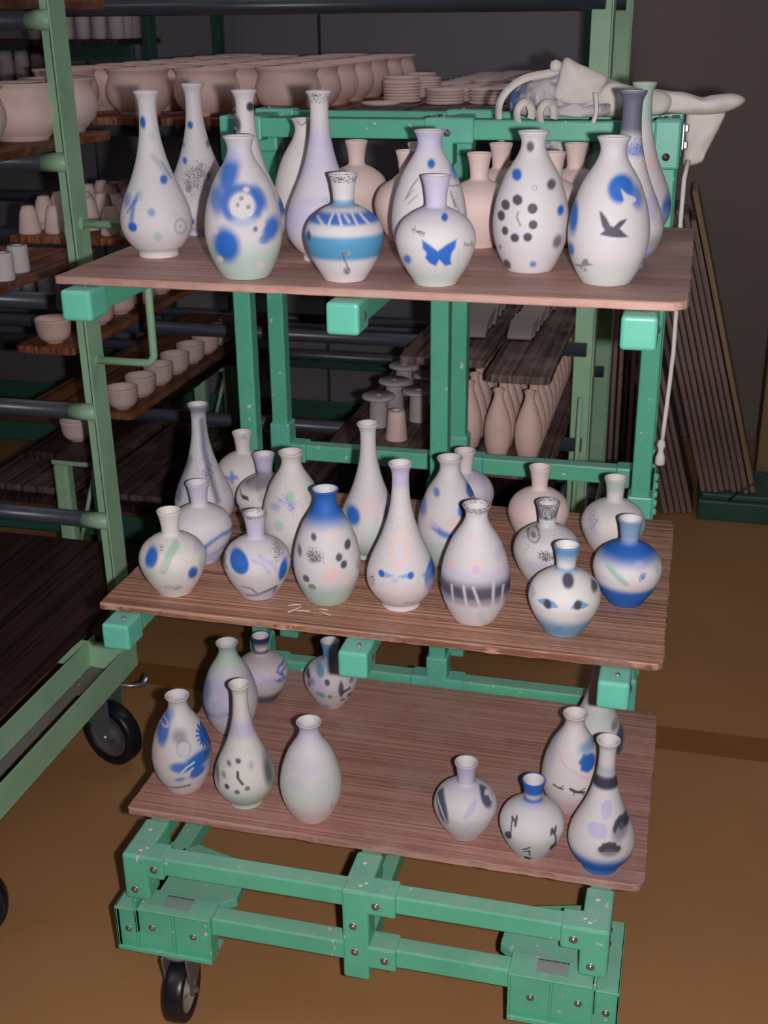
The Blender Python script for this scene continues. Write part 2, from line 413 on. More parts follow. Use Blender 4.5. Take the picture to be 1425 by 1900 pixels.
def caster(par, x, y, zt, R, wd, ang, fork, hubm, side=1, wide=1):
    # wheel axle along local x turned by ang; fork from zt down
    A = Matrix.Rotation(ang, 3, 'Z') @ Matrix.Rotation(PI/2, 3, 'Y'); c = (x, y, R)
    h = wd/2
    tire = MB().lathe([(R*.70, -h*.86), (R*.93, -h), (R*.985, -h*.8), (R, -h*.35), (R, h*.35), (R*.985, h*.8), (R*.93, h), (R*.70, h*.86)], 40, c, A, closed=True).mesh()
    t = link('tire', tire, RUBBER, par)
    hub = MB().lathe([(0, -h*.9), (R*.16, -h*.9), (R*.2, -h*.45), (R*.5, -h*.3), (R*.62, -h*.8), (R*.71, -h*.85), (R*.71, h*.85), (R*.62, h*.8), (R*.5, h*.3), (R*.2, h*.45), (R*.16, h*.9), (0, h*.9)], 32, c, A).mesh()
    link('wheel_hub', hub, hubm, par)
    M = Matrix.Rotation(ang, 3, 'Z'); b = bmesh.new()
    off = R*.28
    for s in (-1, 1):
        xo = s*(h+.004)
        pts = [(-off-R*.5*wide, zt), (-off+R*.52*wide, zt), (R*.2, R*1.05), (R*.16, R*.86), (R*.02, R*.8), (-R*.14, R*.86), (-off-R*.42, R*1.45)]
        v0 = []; v1 = []
        for yy, zz in pts:
            v0.append(b.verts.new(M @ Vector((xo-.0016, yy*side, zz-0)) + Vector((x, y, 0)))); v1.append(b.verts.new(M @ Vector((xo+.0016, yy*side, zz)) + Vector((x, y, 0))))
        n = len(pts); b.faces.new(v0); b.faces.new(v1[::-1])
        for i in range(n): b.faces.new((v0[i], v0[(i+1) % n], v1[(i+1) % n], v1[i]))
    bmesh.ops.recalc_face_normals(b, faces=b.faces)
    mb = MB(); mb.bm.free(); mb.bm = b
    ctr = M @ Vector((0, -off*side, 0)) + Vector((x, y, 0))
    mb.lathe([(0, zt), (R*.62, zt), (R*.66, zt-.006), (R*.55, zt-.014), (0, zt-.014)], 24, (ctr.x, ctr.y, 0))
    link('fork', mb.mesh(), fork, par)
    ax = M @ Vector((h+.012, 0, 0))
    link('axle', MB().tube([Vector(c)-ax, Vector(c)+ax], .006, 12).mesh(), STEEL, par)

caster(cart, .062, .008, .149, .060, .037, math.radians(5), GREYSPK, HUB, -1, 1.45)
caster(cart, .735, .03, .149, .060, .037, math.radians(20), GREYSPK, HUB, -1)
caster(cart, .05, .90, .205, .060, .037, math.radians(35), GREYSPK, HUB, 1)
caster(cart, .76, .90, .205, .060, .037, math.radians(-15), GREYSPK, HUB, 1)

# ---------------------------------------------------------------- boards
def plank_mesh(x0, x1, y0, y1, zt, th, cor=(.012,)*4, jit=.0015, seed=0, step=.02, taper=0):
    rnd = random.Random(seed); pts = []
    cs = [(x0, y0, cor[0]), (x1, y0, cor[1]), (x1, y1, cor[2]), (x0, y1, cor[3])]
    for i, (cx, cy_, r) in enumerate(cs):
        a0 = PI + i*PI/2
        ox = cx + (r if cx == x0 else -r); oy = cy_ + (r if cy_ == y0 else -r)
        for k in range(5): a = a0 + k*PI/8; pts.append((ox + r*math.cos(a), oy + r*math.sin(a)))
        nx = cs[(i+1) % 4]; d = math.hypot(nx[0]-cx, nx[1]-cy_); n = int(d/step)
        for k in range(1, n):
            t = k/n; t = (r + (d-r-nx[2])*t)/d
            jx = rnd.gauss(0, jit*.5)
            px, py = cx+(nx[0]-cx)*t, cy_+(nx[1]-cy_)*t
            if i % 2 == 0: py += jx
            else: px += jx
            pts.append((px, py))
    n = len(pts); V = []; cxm, cym = (x0+x1)/2, (y0+y1)/2
    def ring(z, ins, j):
        for px, py in pts:
            dx, dy = cxm-px, cym-py; l = max(abs(dx), abs(dy))
            V.append((px + ins*(1 if dx > 0 else -1), py + ins*(1 if dy > 0 else -1), z + rnd.gauss(0, j)))
    ring(zt, .0018, 0); ring(zt-.0015, 0, .0003); ring(zt-th+.0015, 0, .0003); ring(zt-th, .0018, 0)
    F = [tuple(range(n))[::1], tuple(range(4*n-1, 3*n-1, -1))]
    for q in range(3):
        for i in range(n): F.append((q*n+i, (q+1)*n+i, (q+1)*n+(i+1) % n, q*n+(i+1) % n))
    me = bpy.data.meshes.new('plank'); me.from_pydata(V, [], F)
    b = bmesh.new(); b.from_mesh(me); bmesh.ops.recalc_face_normals(b, faces=b.faces); b.to_mesh(me); b.free()
    return me
def plank(x0, x1, y0, y1, zt, mat, label, name='shelf_board', th=.012, group=None, **k):
    me = plank_mesh(x0, x1, y0, y1, zt, th, **k)
    c = Vector(((x0+x1)/2, (y0+y1)/2, zt-th)); me.transform(Matrix.Translation(-c))
    o = link(name, me, mat); o.location = c
    return tag(o, label, 'board', group)
b1 = plank(-.047, .860, .030, .644, 1.3625, WOOD1, 'worn reddish cedar board lying on the top arms of the mint trolley', cor=(.006, .03, .012, .01), seed=1)
b2 = plank(-.048, .869, .056, .627, .8145, WOOD2, 'ridged cedar board with a chalk scribble on the middle arms of the trolley', cor=(.006, .02, .012, .01), seed=2)
b3 = plank(-.062, .870, .100, .652, .3725, WOOD3, 'dusty cedar board on the base of the mint trolley', cor=(.008, .022, .014, .01), th=.0145, seed=4)
# chalk scribble on the middle board
CH = [[(0.2626, 0.1192), (0.2759, 0.1256), (0.2826, 0.1263), (0.2845, 0.1175), (0.277, 0.1066), (0.27, 0.0941)], [(0.2823, 0.1058), (0.2928, 0.1063), (0.3041, 0.1069)], [(0.3156, 0.1186), (0.3305, 0.118)], [(0.3209, 0.1089), (0.3327, 0.1047), (0.3406, 0.0997)]]
for pl in CH:
    mb = MB(); mb.tube([(x, y, .8149) for x, y in pl], .0008, 6)
    me = mb.mesh(); me.transform(Matrix.Translation(-b2.location)); o = link('chalk_stroke', me, CHALK); o.parent = b2
# ---------------------------------------------------------------- vases: lathed, painted with colour attributes
PROF = {'A': [(0, 0.033), (0.0044, 0.036), (0.0227, 0.0455), (0.0447, 0.053), (0.0667, 0.0556), (0.0887, 0.0535), (0.1055, 0.0498), (0.12, 0.045), (0.135, 0.039), (0.1495, 0.0305), (0.162, 0.0226), (0.172, 0.0183), (0.179, 0.0172), (0.187, 0.0188), (0.192, 0.0215), (0.1945, 0.0226), (0.1955, 0.0222)], 'B': [(0, 0.0315), (0.004, 0.031), (0.008, 0.0315), (0.0156, 0.0395), (0.0287, 0.049), (0.0426, 0.0545), (0.0566, 0.0555), (0.07, 0.0535), (0.0845, 0.049), (0.1, 0.0425), (0.1115, 0.0372), (0.125, 0.0315), (0.139, 0.0265), (0.155, 0.0218), (0.169, 0.0186), (0.182, 0.0161), (0.194, 0.0148), (0.2116, 0.0137), (0.225, 0.0137), (0.234, 0.0146), (0.241, 0.0175), (0.245, 0.0194), (0.247, 0.0192)], 'C': [(0, 0.029), (0.0035, 0.031), (0.0203, 0.0418), (0.035, 0.0492), (0.0497, 0.0542), (0.06, 0.0558), (0.07, 0.0545), (0.0794, 0.0508), (0.0865, 0.046), (0.094, 0.037), (0.0986, 0.03), (0.1025, 0.022), (0.105, 0.0165), (0.107, 0.0148), (0.112, 0.0146), (0.125, 0.0158), (0.137, 0.018), (0.143, 0.0198), (0.1455, 0.0204), (0.1465, 0.02)]}
PAL = {'B': (36, 102, 192), 'K': (58, 58, 76), 'L': (192, 184, 218), 'G': (172, 198, 184), 'P': (230, 198, 198), 'S': (104, 152, 196), 'W': (214, 208, 212), 'N': (40, 52, 92), 'D': (120, 112, 128), 'E': (205, 200, 214), 'Q': (150, 158, 178), 'T': (80, 148, 190)}
VASES = [
 ('B', 0.0381, 0.2149, 1.363, 0.433, 1, 0, 'long-necked white vase with blue and green dots, leftmost on the top board', (214, 208, 212), [('e', -8.4, 202.2, 4.2, 9.2, 0, 'B', 3.3, 1), ('e', 2.8, 182.0, 5.0, 6.7, 0, 'G', 5.0, 0.6), ('l', [(2.0, 153.4), (11.5, 141.4), (23.3, 124.8)], 7.5, 'Q', 7.5, 0.5), ('l', [(15.1, 144.9), (27.9, 120.3)], 2.5, 'B', 2.5, 0.5), ('e', 16.2, 119.6, 5.8, 6.7, 0, 'B', 4.2, 0.95), ('e', -41.6, 89.2, 5.0, 10.1, 20, 'B', 6.7, 0.6), ('l', [(-23.6, 100.0), (-33.2, 82.8), (-37.4, 62.4)], 5.8, 'B', 5.0, 0.75), ('e', -36.7, 51.9, 6.7, 7.6, 0, 'B', 4.2, 1), ('e', -6.4, 74.2, 5.8, 5.9, 0, 'B', 5.8, 0.6), ('e', 0.4, 37.6, 6.7, 7.6, 0, 'G', 5.0, 0.9), ('e', -20.5, 97.8, 4.2, 6.7, 0, 'G', 5.0, 0.8), ('r', 36.0, 50.0, 8.3, 10.9, 3.3, 'Q', 3.3, 0.7), ('e', 36.0, 50.0, 2.5, 3.4, 0, 'Q', 2.5, 0.6), ('s', 26.8, 70.6, 11.7, 11.8, 'B', 0.5), ('s', -34.4, 88.0, 11.7, 15.1, 'B', 0.5), ('l', [(-43.1, 71.8), (-30.1, 90.6)], 2.5, 'B', 2.5, 0.7)]),
 ('B', 0.0244, 0.4276, 1.363, 0.398, 1, 0, 'long-necked white vase with black speckled patch, behind the leftmost vase', (214, 208, 212), [('e', -7.8, 181.7, 4.6, 6.5, 0, 'B', 3.7, 1), ('e', -20.7, 125.3, 3.7, 5.6, 0, 'B', 3.7, 0.95), ('e', 19.9, 151.3, 3.7, 6.5, 0, 'B', 3.7, 0.8), ('e', -21.7, 150.2, 2.8, 3.7, 0, 'B', 2.8, 0.6), ('s', 1.3, 94.5, 36.9, 37.1, 'K', 0.95), ('e', -1.9, 86.2, 27.6, 29.6, 0, 'D', 36.9, 0.3), ('r', -19.0, 86.2, 9.2, 13.0, 2.8, 'W', 3.7, 0.9), ('r', 18.3, 104.5, 9.2, 12.0, 2.8, 'W', 3.7, 0.9), ('e', -17.5, 82.0, 4.6, 6.5, 0, 'K', 4.6, 0.6), ('e', 17.3, 102.1, 3.7, 4.6, 0, 'K', 3.7, 0.6), ('e', -15.0, 27.3, 3.7, 5.6, 0, 'B', 3.7, 0.9), ('b', -20, 12.7, 'L', 11.1, 0.8)]),
 ('B', 0.182, 0.25, 1.363, 0.358, 1, 0, 'tall-necked white vase with two black dots on its neck, behind the blue flower bottle', (214, 208, 212), [('e', 8.0, 223.0, 5.8, 6.7, 0, 'K', 4.2, 1), ('e', -12.1, 196.8, 5.0, 11.8, 0, 'K', 5.0, 0.9), ('e', 48.5, 74.3, 6.7, 13.4, 0, 'B', 6.7, 0.9)]),
 ('A', 0.2324, 0.0855, 1.363, 0.364, 1, 0, 'bottle vase with blue clouds around a white flower and a pale green base', (214, 208, 212), [('b', -20, 45.6, 'G', 38.7, 0.75), ('e', -16.0, 147.5, 12.3, 32.5, 18, 'B', 13.8, 0.95), ('e', -35.2, 112.2, 9.2, 18.6, 0, 'B', 10.7, 0.8), ('e', -25.2, 52.9, 18.4, 24.8, 0, 'B', 13.8, 1), ('r', -0.5, 107.0, 23.8, 22.5, 11.5, 'B', 9.2, 0.9), ('e', 24.6, 116.7, 7.7, 17.0, -25, 'B', 7.7, 0.8), ('e', 38.3, 72.9, 11.5, 17.0, 20, 'B', 10.7, 0.95), ('e', 27.6, 58.7, 6.9, 6.2, 0, 'B', 6.1, 0.7), ('e', 2.4, 80.6, 23.0, 12.4, 0, 'E', 12.3, 0.7), ('e', -0.6, 105.7, 16.1, 15.5, 0, 'W', 6.1, 1), ('e', -8.3, 113.4, 5.4, 5.4, 0, 'W', 3.1, 1), ('e', 8.7, 113.0, 5.4, 5.4, 0, 'W', 3.1, 1), ('e', -10.6, 99.4, 5.4, 5.4, 0, 'W', 3.1, 1), ('e', 9.4, 98.2, 5.4, 5.4, 0, 'W', 3.1, 1), ('e', -0.8, 116.1, 3.1, 3.1, 0, 'K', 3.1, 0.6), ('e', -6.4, 107.8, 2.3, 3.1, 0, 'K', 3.1, 0.6), ('e', 8.2, 104.6, 3.1, 3.1, 0, 'K', 3.1, 0.6), ('e', 6.5, 127.0, 4.6, 3.9, 0, 'P', 3.1, 0.9), ('e', 24.1, 79.1, 5.4, 5.4, 0, 'P', 3.8, 0.9), ('e', 16.3, 74.7, 3.1, 3.9, 0, 'K', 3.1, 0.8), ('e', -35.7, 31.0, 4.6, 5.4, 0, 'P', 3.1, 0.9), ('e', 21.5, 21.3, 5.4, 4.6, 0, 'P', 3.8, 0.8), ('e', -39.9, 71.9, 3.8, 4.6, 0, 'P', 3.1, 0.8), ('b', 162.5, 189.5, 'E', 15.5, 0.6)]),
 ('A', 0.2286, 0.4012, 1.363, 0.311, 1, 1, 'plain off-white bottle vase with a chipped rim, behind a lilac long-necked vase', (222, 214, 212), []),
 ('B', 0.3041, 0.2365, 1.363, 0.3, 1, 0, 'long-necked lilac-tinted vase with a grey speckled rim', (214, 208, 212), [('sb', 228.0, 246.2, 'K', 0.9), ('b', 125.5, 193.2, 'L', 49.3, 0.9), ('b', 42.1, 88.5, 'L', 41.1, 0.8), ('b', -20, 29.2, 'P', 32.9, 0.6), ('e', -13.9, 92.1, 29.4, 6.6, -10, 'L', 6.5, 0.8), ('s', 8.6, 91.9, 9.8, 9.9, 'K', 0.8), ('e', -4.8, 125.5, 40.8, 49.3, 0, 'E', 32.6, 0.5)]),
 ('C', 0.3801, 0.0927, 1.363, 0.282, 1, 0, 'round vase with a wide blue band and small black note, on the top board', (214, 208, 212), [('sb', 134.4, 145.5, 'K', 1), ('b', 102.4, 111.5, 'S', 6.1, 0.9), ('b', 82.4, 96.7, 'B', 6.9, 0.95), ('l', [(-14.7, 96.4), (-19.4, 87.8), (-21.0, 81.3)], 3.0, 'W', 2.3, 0.9), ('l', [(-7.3, 95.5), (-3.2, 83.0)], 3.8, 'W', 2.3, 0.9), ('l', [(10.5, 97.5), (18.9, 82.2)], 3.0, 'W', 2.3, 0.9), ('l', [(22.4, 95.4), (34.0, 83.2)], 3.0, 'W', 2.3, 0.9), ('l', [(-35.9, 90.8), (-28.4, 82.1)], 3.8, 'W', 3.0, 0.8), ('l', [(1.5, 94.3), (7.2, 86.8)], 3.8, 'W', 3.0, 0.8), ('b', 34.7, 67.3, 'T', 9.2, 1), ('e', -49.3, 66.0, 3.0, 6.9, 0, 'K', 3.0, 0.9), ('e', -2.6, 45.8, 3.0, 3.8, 0, 'Q', 2.3, 0.9), ('e', 4.8, 45.6, 3.8, 3.8, 0, 'Q', 2.3, 0.9), ('s', 1.8, 45.7, 8.3, 4.6, 'K', 0.7), ('l', [(-3.3, 47.4), (-1.3, 37.9), (4.4, 24.7)], 1.9, 'K', 1.5, 0.85), ('e', 2.5, 19.4, 5.3, 6.1, 0, 'Q', 1.5, 0.95), ('s', 2.8, 19.8, 6.1, 6.9, 'K', 1)]),
 ('C', 0.5126, 0.0905, 1.363, 0.207, 1, 0, 'round vase with a blue butterfly between two black scribbles', (214, 208, 212), [('b', 100.3, 166.5, 'L', 13.6, 0.75), ('p', [(-18.6, 68.5), (-8.4, 62.6), (2.5, 54.0), (14.7, 63.0), (27.7, 68.4), (26.4, 57.9), (21.4, 50.2), (20.1, 41.0), (21.6, 34.5), (12.9, 32.0), (4.8, 41.8), (0.4, 32.4), (-7.6, 36.3), (-14.2, 43.8), (-12.7, 50.8), (-17.8, 57.9)], 'B', 4.5, 1), ('e', 11.6, 95.5, 4.5, 4.5, 0, 'B', 3.7, 1), ('e', -38.7, 39.1, 5.2, 6.8, 0, 'B', 6.0, 0.9), ('l', [(-31.9, 82.6), (-30.7, 76.3)], 0.8, 'K', 0.7, 0.95), ('l', [(-28.6, 85.5), (-27.8, 77.3)], 0.8, 'K', 0.7, 0.95), ('l', [(-31.5, 79.5), (-28.2, 80.5)], 0.8, 'K', 0.7, 0.95), ('l', [(-24.5, 79.5), (-26.0, 78.8), (-25.9, 77.1), (-24.5, 77.2), (-24.3, 79.6), (-23.9, 76.9)], 0.8, 'K', 0.7, 0.95), ('l', [(-22.9, 79.7), (-22.4, 74.4)], 0.8, 'K', 0.7, 0.95), ('l', [(-22.9, 79.0), (-21.3, 79.1), (-21.4, 77.1), (-22.6, 76.7)], 0.8, 'K', 0.7, 0.95), ('l', [(-20.0, 79.2), (-19.5, 73.9)], 0.8, 'K', 0.7, 0.95), ('l', [(-20.0, 78.5), (-18.4, 78.6), (-18.5, 76.6), (-19.7, 76.2)], 0.8, 'K', 0.7, 0.95), ('l', [(-17.4, 78.7), (-16.5, 76.1)], 0.8, 'K', 0.7, 0.95), ('l', [(-15.0, 78.5), (-16.7, 72.7)], 0.8, 'K', 0.7, 0.95), ('l', [(38.8, 64.1), (39.3, 58.3)], 0.8, 'K', 0.7, 0.95), ('l', [(40.8, 61.7), (41.1, 58.0), (43.0, 57.6), (43.0, 61.3)], 0.8, 'K', 0.7, 0.95), ('l', [(46.4, 60.2), (44.9, 60.2), (44.8, 57.5), (46.5, 56.7)], 0.8, 'K', 0.7, 0.95), ('l', [(48.2, 62.8), (48.6, 55.7)], 0.8, 'K', 0.7, 0.95), ('l', [(50.7, 59.5), (48.7, 58.3), (51.0, 54.7)], 0.8, 'K', 0.7, 0.95), ('b', -20, 27.6, 'G', 22.6, 0.5), ('l', [(30.2, 49.2), (29.2, 25.2)], 3.7, 'G', 6.0, 0.4)]),
 ('C', 0.2681, 0.5682, 1.363, 0.271, 1, 0, 'plain pinkish round vase, behind the wide blue band vase', (224, 198, 193), []),
 ('C', 0.3975, 0.4142, 1.363, 0.23, 1, 0, 'plain pinkish round vase, left of the lilac-necked bottle and partly hidden by it', (224, 198, 193), []),
 ('C', 0.3872, 0.5442, 1.363, 0.221, 1, 0, 'plain pinkish round vase almost hidden behind the lilac-necked bottle', (224, 198, 193), []),
 ('A', 0.4768, 0.2118, 1.363, 0.212, 1, 0, 'bottle vase with lilac neck and thin black branch strokes, behind the butterfly vase', (214, 208, 212), [('b', 167.9, 215.5, 'L', 17.6, 0.8), ('e', 2.6, 151.1, 5.5, 6.4, 0, 'B', 4.8, 1), ('l', [(-16.6, 131.1), (-24.3, 121.4), (-32.9, 105.6)], 2.0, 'K', 2.4, 0.7), ('l', [(-22.0, 116.6), (-36.0, 100.9)], 1.6, 'K', 2.4, 0.5), ('l', [(-16.5, 109.7), (-30.5, 97.1)], 1.6, 'K', 2.4, 0.6), ('e', 35.4, 138.3, 4.8, 11.2, -20, 'B', 6.3, 0.7), ('l', [(29.0, 120.7), (43.4, 119.5)], 2.4, 'K', 2.4, 0.6), ('l', [(30.6, 113.4), (37.8, 90.8)], 2.0, 'K', 2.4, 0.7), ('l', [(35.4, 102.1), (43.5, 84.7)], 1.6, 'K', 2.4, 0.6), ('s', 36.2, 100.5, 9.5, 16.0, 'K', 0.6)]),
 ('C', 0.5187, 0.3947, 1.363, 0.172, 1, 0, 'plain pinkish round vase standing right of the butterfly vase', (224, 198, 193), []),
 ('C', 0.5277, 0.554, 1.363, 0.155, 1, 0, 'plain pinkish round vase, behind and left of the vase with a ring of dots', (224, 198, 193), []),
 ('A', 0.6271, 0.2139, 1.363, 0.13, 1, 0, 'bottle vase with a ring of black dots like a clock face and scattered blue dots', (214, 208, 212), [('e', -19.6, 106.0, 7.0, 7.1, 0, 'K', 2.3, 0.95), ('e', 1.9, 95.2, 7.0, 7.1, 0, 'K', 2.3, 0.95), ('e', 3.5, 73.3, 6.2, 6.3, 0, 'K', 2.3, 0.95), ('e', -3.5, 55.9, 6.2, 6.3, 0, 'K', 2.3, 0.95), ('e', -21.7, 54.1, 6.2, 6.3, 0, 'K', 2.3, 0.95), ('e', -35.9, 62.6, 4.7, 6.3, 0, 'K', 2.3, 0.95), ('e', -42.0, 82.5, 5.4, 7.1, 0, 'K', 2.3, 0.95), ('e', -36.2, 97.9, 6.2, 7.1, 0, 'K', 2.3, 0.95), ('l', [(-18.3, 90.3), (-19.5, 82.1), (-13.9, 71.4)], 1.6, 'K', 1.6, 0.9), ('e', -4.2, 175.5, 5.4, 7.1, 0, 'K', 4.7, 0.9), ('e', -21.7, 138.7, 7.0, 7.9, 0, 'B', 4.7, 1), ('e', 27.0, 126.0, 6.2, 7.1, 0, 'K', 4.7, 0.9), ('e', 41.4, 90.5, 4.7, 7.1, 0, 'B', 3.9, 1), ('e', 38.7, 47.2, 6.2, 9.4, 10, 'K', 7.0, 0.8), ('e', -31.8, 11.8, 5.4, 7.9, -20, 'K', 3.9, 0.9), ('e', 5.6, 15.5, 4.7, 4.7, 0, 'B', 5.4, 0.8), ('r', 3.8, 122.8, 3.1, 3.1, 1.2, 'B', 1.6, 0.7), ('e', -42.5, 37.1, 2.3, 3.9, 0, 'B', 2.3, 0.7)]),
 ('C', 0.6327, 0.423, 1.363, 0.113, 1, 0, 'plain pinkish round vase mostly hidden behind the vase with a ring of dots', (224, 198, 193), []),
 ('C', 0.6533, 0.5719, 1.363, 0.096, 1, 0, 'plain pinkish round vase, left of the bottle with black and blue birds', (224, 198, 193), []),
 ('A', 0.7442, 0.145, 1.363, 0.067, 1, 0, 'bottle vase with a black flying bird and blue cloud, front right on top board', (214, 208, 212), [('p', [(-13.9, 104.3), (-10.3, 102.4), (-4.2, 95.8), (2.1, 85.6), (6.4, 84.3), (13.7, 91.8), (23.4, 94.8), (20.2, 88.8), (14.3, 82.1), (20.4, 76.3), (27.1, 70.3), (15.1, 70.2), (4.4, 71.0), (-12.1, 74.0), (-5.3, 79.2), (-9.3, 86.0), (-12.0, 95.5)], 'K', 2.2, 0.95), ('e', 12.5, 132.0, 17.0, 17.9, 0, 'B', 8.9, 1), ('e', 33.1, 120.8, 7.4, 16.4, -20, 'B', 7.4, 0.8), ('p', [(12.5, 132.0), (20.7, 125.1), (31.7, 120.3), (34.1, 116.0), (27.2, 112.7), (32.8, 102.9), (23.2, 108.3), (18.6, 103.9), (13.9, 110.7), (17.7, 117.3)], 'W', 3.0, 0.95), ('e', -48.5, 93.2, 6.6, 22.4, 0, 'B', 5.9, 1), ('e', -50.8, 47.3, 5.9, 9.7, 0, 'B', 5.9, 0.95), ('p', [(-47.3, 26.7), (-34.7, 30.1), (-31.3, 38.0), (-26.2, 39.6), (-24.4, 33.6), (-17.8, 32.0), (-27.1, 28.4), (-36.0, 25.7)], 'K', 3.0, 0.8), ('s', -29.2, 23.2, 11.8, 6.0, 'K', 0.6), ('b', 164.7, 190.8, 'E', 18.6, 0.6), ('b', -20, 34.0, 'G', 22.4, 0.35)]),
 ('B', 0.759, 0.268, 1.363, 0.054, 1, 0, 'tall long-necked vase with a dark grey neck, behind the bird bottle', (214, 208, 212), [('b', 188.2, 267.0, 'N', 18.9, 0.82), ('b', 159.3, 175.2, 'B', 11.0, 0.55), ('sb', 159.3, 184.5, 'B', 0.9), ('e', 35.1, 90.0, 10.9, 17.3, 0, 'L', 6.3, 0.8), ('sb', 58.8, 84.4, 'B', 0.5), ('b', 26.9, 51.2, 'D', 23.6, 0.6), ('b', -20, 26.9, 'B', 15.7, 0.6)]),
 ('B', 0.7631, 0.5015, 1.363, 0.046, 1, 0, 'tall vase with pale green neck and pink star, rearmost right on top board', (214, 208, 212), [('b', 183.1, 267.0, 'G', 26.4, 0.8), ('e', 17.2, 125.6, 7.0, 10.6, 0, 'P', 5.2, 1), ('l', [(3.8, 136.3), (30.9, 112.5)], 2.6, 'P', 1.7, 0.9), ('l', [(8.0, 113.9), (27.6, 135.7)], 2.6, 'P', 1.7, 0.9), ('l', [(2.9, 125.9), (32.8, 122.9)], 2.6, 'P', 1.7, 0.9), ('e', 48.2, 52.8, 8.7, 22.9, 0, 'B', 8.7, 0.95), ('b', 9.5, 51.6, 'L', 26.4, 0.6)]),
 ('B', 0.0083, 0.3919, 0.815, 0.411, 2, 0, 'long-necked vase streaked with dark grey, back left of the middle board', (205, 198, 206), [('b', 227.4, 267.0, 'N', 21.3, 0.6), ('l', [(5.1, 218.5), (5.6, 168.3), (12.2, 124.6), (24.1, 72.1)], 10.0, 'N', 9.0, 0.7), ('sb', 55.8, 229.6, 'N', 0.35), ('s', 10.3, 138.9, 16.0, 63.9, 'N', 0.8), ('l', [(-21.3, 147.0), (-38.0, 105.8), (-48.4, 72.5)], 9.0, 'N', 9.0, 0.6), ('e', -32.6, 100.5, 10.0, 21.3, 0, 'L', 10.0, 0.5)]),
 ('C', 0.0337, 0.5398, 0.815, 0.375, 2, 0, 'round vase with one small blue flower, back left corner of the middle board', (218, 211, 209), [('e', -24.8, 75.9, 4.3, 6.8, 0, 'B', 3.2, 0.6), ('e', -31.5, 68.0, 6.4, 4.5, 0, 'B', 3.2, 0.6), ('e', -18.9, 70.7, 6.4, 4.5, 0, 'B', 3.2, 0.6), ('e', -25.6, 62.6, 4.3, 5.7, 0, 'B', 3.2, 0.6), ('s', -25.2, 69.1, 10.7, 11.4, 'B', 0.7), ('e', -23.2, 7.4, 8.5, 13.6, 0, 'B', 6.4, 0.95), ('e', 2.2, 141.7, 5.3, 6.8, 0, 'G', 5.3, 0.9)]),
 ('C', 0.118, 0.4274, 0.815, 0.357, 2, 0, 'round vase with grey clouds and a tiny deer, behind the speckled-rim vase', (216, 208, 206), [('b', 106.0, 166.5, 'L', 6.5, 0.95), ('e', -13.7, 102.2, 40.6, 15.2, 0, 'D', 16.2, 0.65), ('p', [(-42.0, 94.0), (-30.1, 93.8), (-21.9, 97.8), (-14.7, 87.9), (-4.5, 93.2), (7.1, 89.1), (18.2, 100.7), (-1.0, 115.4), (-31.0, 111.4)], 'D', 8.1, 0.6), ('e', -6.4, 77.3, 8.1, 8.7, 0, 'D', 8.1, 0.5), ('e', -8.4, 57.3, 9.1, 6.5, 0, 'D', 8.1, 0.5), ('p', [(-46.9, 78.2), (-40.9, 78.5), (-33.0, 78.2), (-31.4, 70.5), (-35.3, 71.5), (-41.3, 71.5), (-44.2, 72.1)], 'K', 2.0, 0.95), ('l', [(-44.9, 77.7), (-46.6, 82.8)], 2.0, 'K', 1.5, 0.9), ('e', -52.4, 51.2, 3.0, 4.3, 0, 'K', 3.0, 0.8)]),
 ('C', 0.0547, 0.2612, 0.815, 0.416, 2, 0, 'round lilac-tinted vase with a blue ribbon, behind the leftmost vase of the middle board', (214, 208, 214), [('b', 116.4, 166.5, 'L', 14.4, 0.5), ('l', [(0.4, 41.8), (18.9, 54.6), (35.5, 61.8), (53.7, 60.8)], 7.6, 'B', 7.6, 0.75), ('l', [(6.9, 22.8), (27.2, 29.2), (42.3, 37.9), (53.2, 46.1)], 4.8, 'B', 5.7, 0.65), ('l', [(6.3, 48.3), (6.7, 20.2), (31.6, -2.3)], 3.8, 'B', 4.8, 0.5), ('e', 30.9, 49.5, 8.6, 6.2, -30, 'W', 5.7, 0.6), ('b', -20, 33.2, 'L', 18.6, 0.7)]),
 ('C', 0.0577, 0.1304, 0.815, 0.443, 2, 0, 'round vase with two blue ovals and green brush stroke, leftmost on middle board', (222, 216, 212), [('e', -34.3, 78.1, 9.0, 17.7, 25, 'B', 5.4, 1), ('e', 30.6, 49.3, 8.1, 11.8, 5, 'B', 6.3, 1), ('l', [(6.4, 96.1), (-5.3, 85.7), (-12.8, 70.1), (-17.0, 60.8)], 12.6, 'G', 3.6, 0.95), ('s', -2.8, 26.1, 21.6, 9.8, 'K', 0.95), ('s', -19.1, 92.9, 10.8, 9.8, 'K', 0.8), ('e', 45.6, 85.8, 10.8, 7.9, 0, 'L', 7.2, 0.7), ('e', -40.9, 50.4, 9.0, 15.7, 20, 'G', 10.8, 0.5), ('e', 46.2, 59.3, 5.4, 13.8, 0, 'G', 7.2, 0.6), ('e', -18.8, 69.9, 9.0, 9.8, 0, 'P', 12.6, 0.4), ('e', -2.6, 155.6, 12.6, 4.9, 0, 'L', 5.4, 0.5)]),
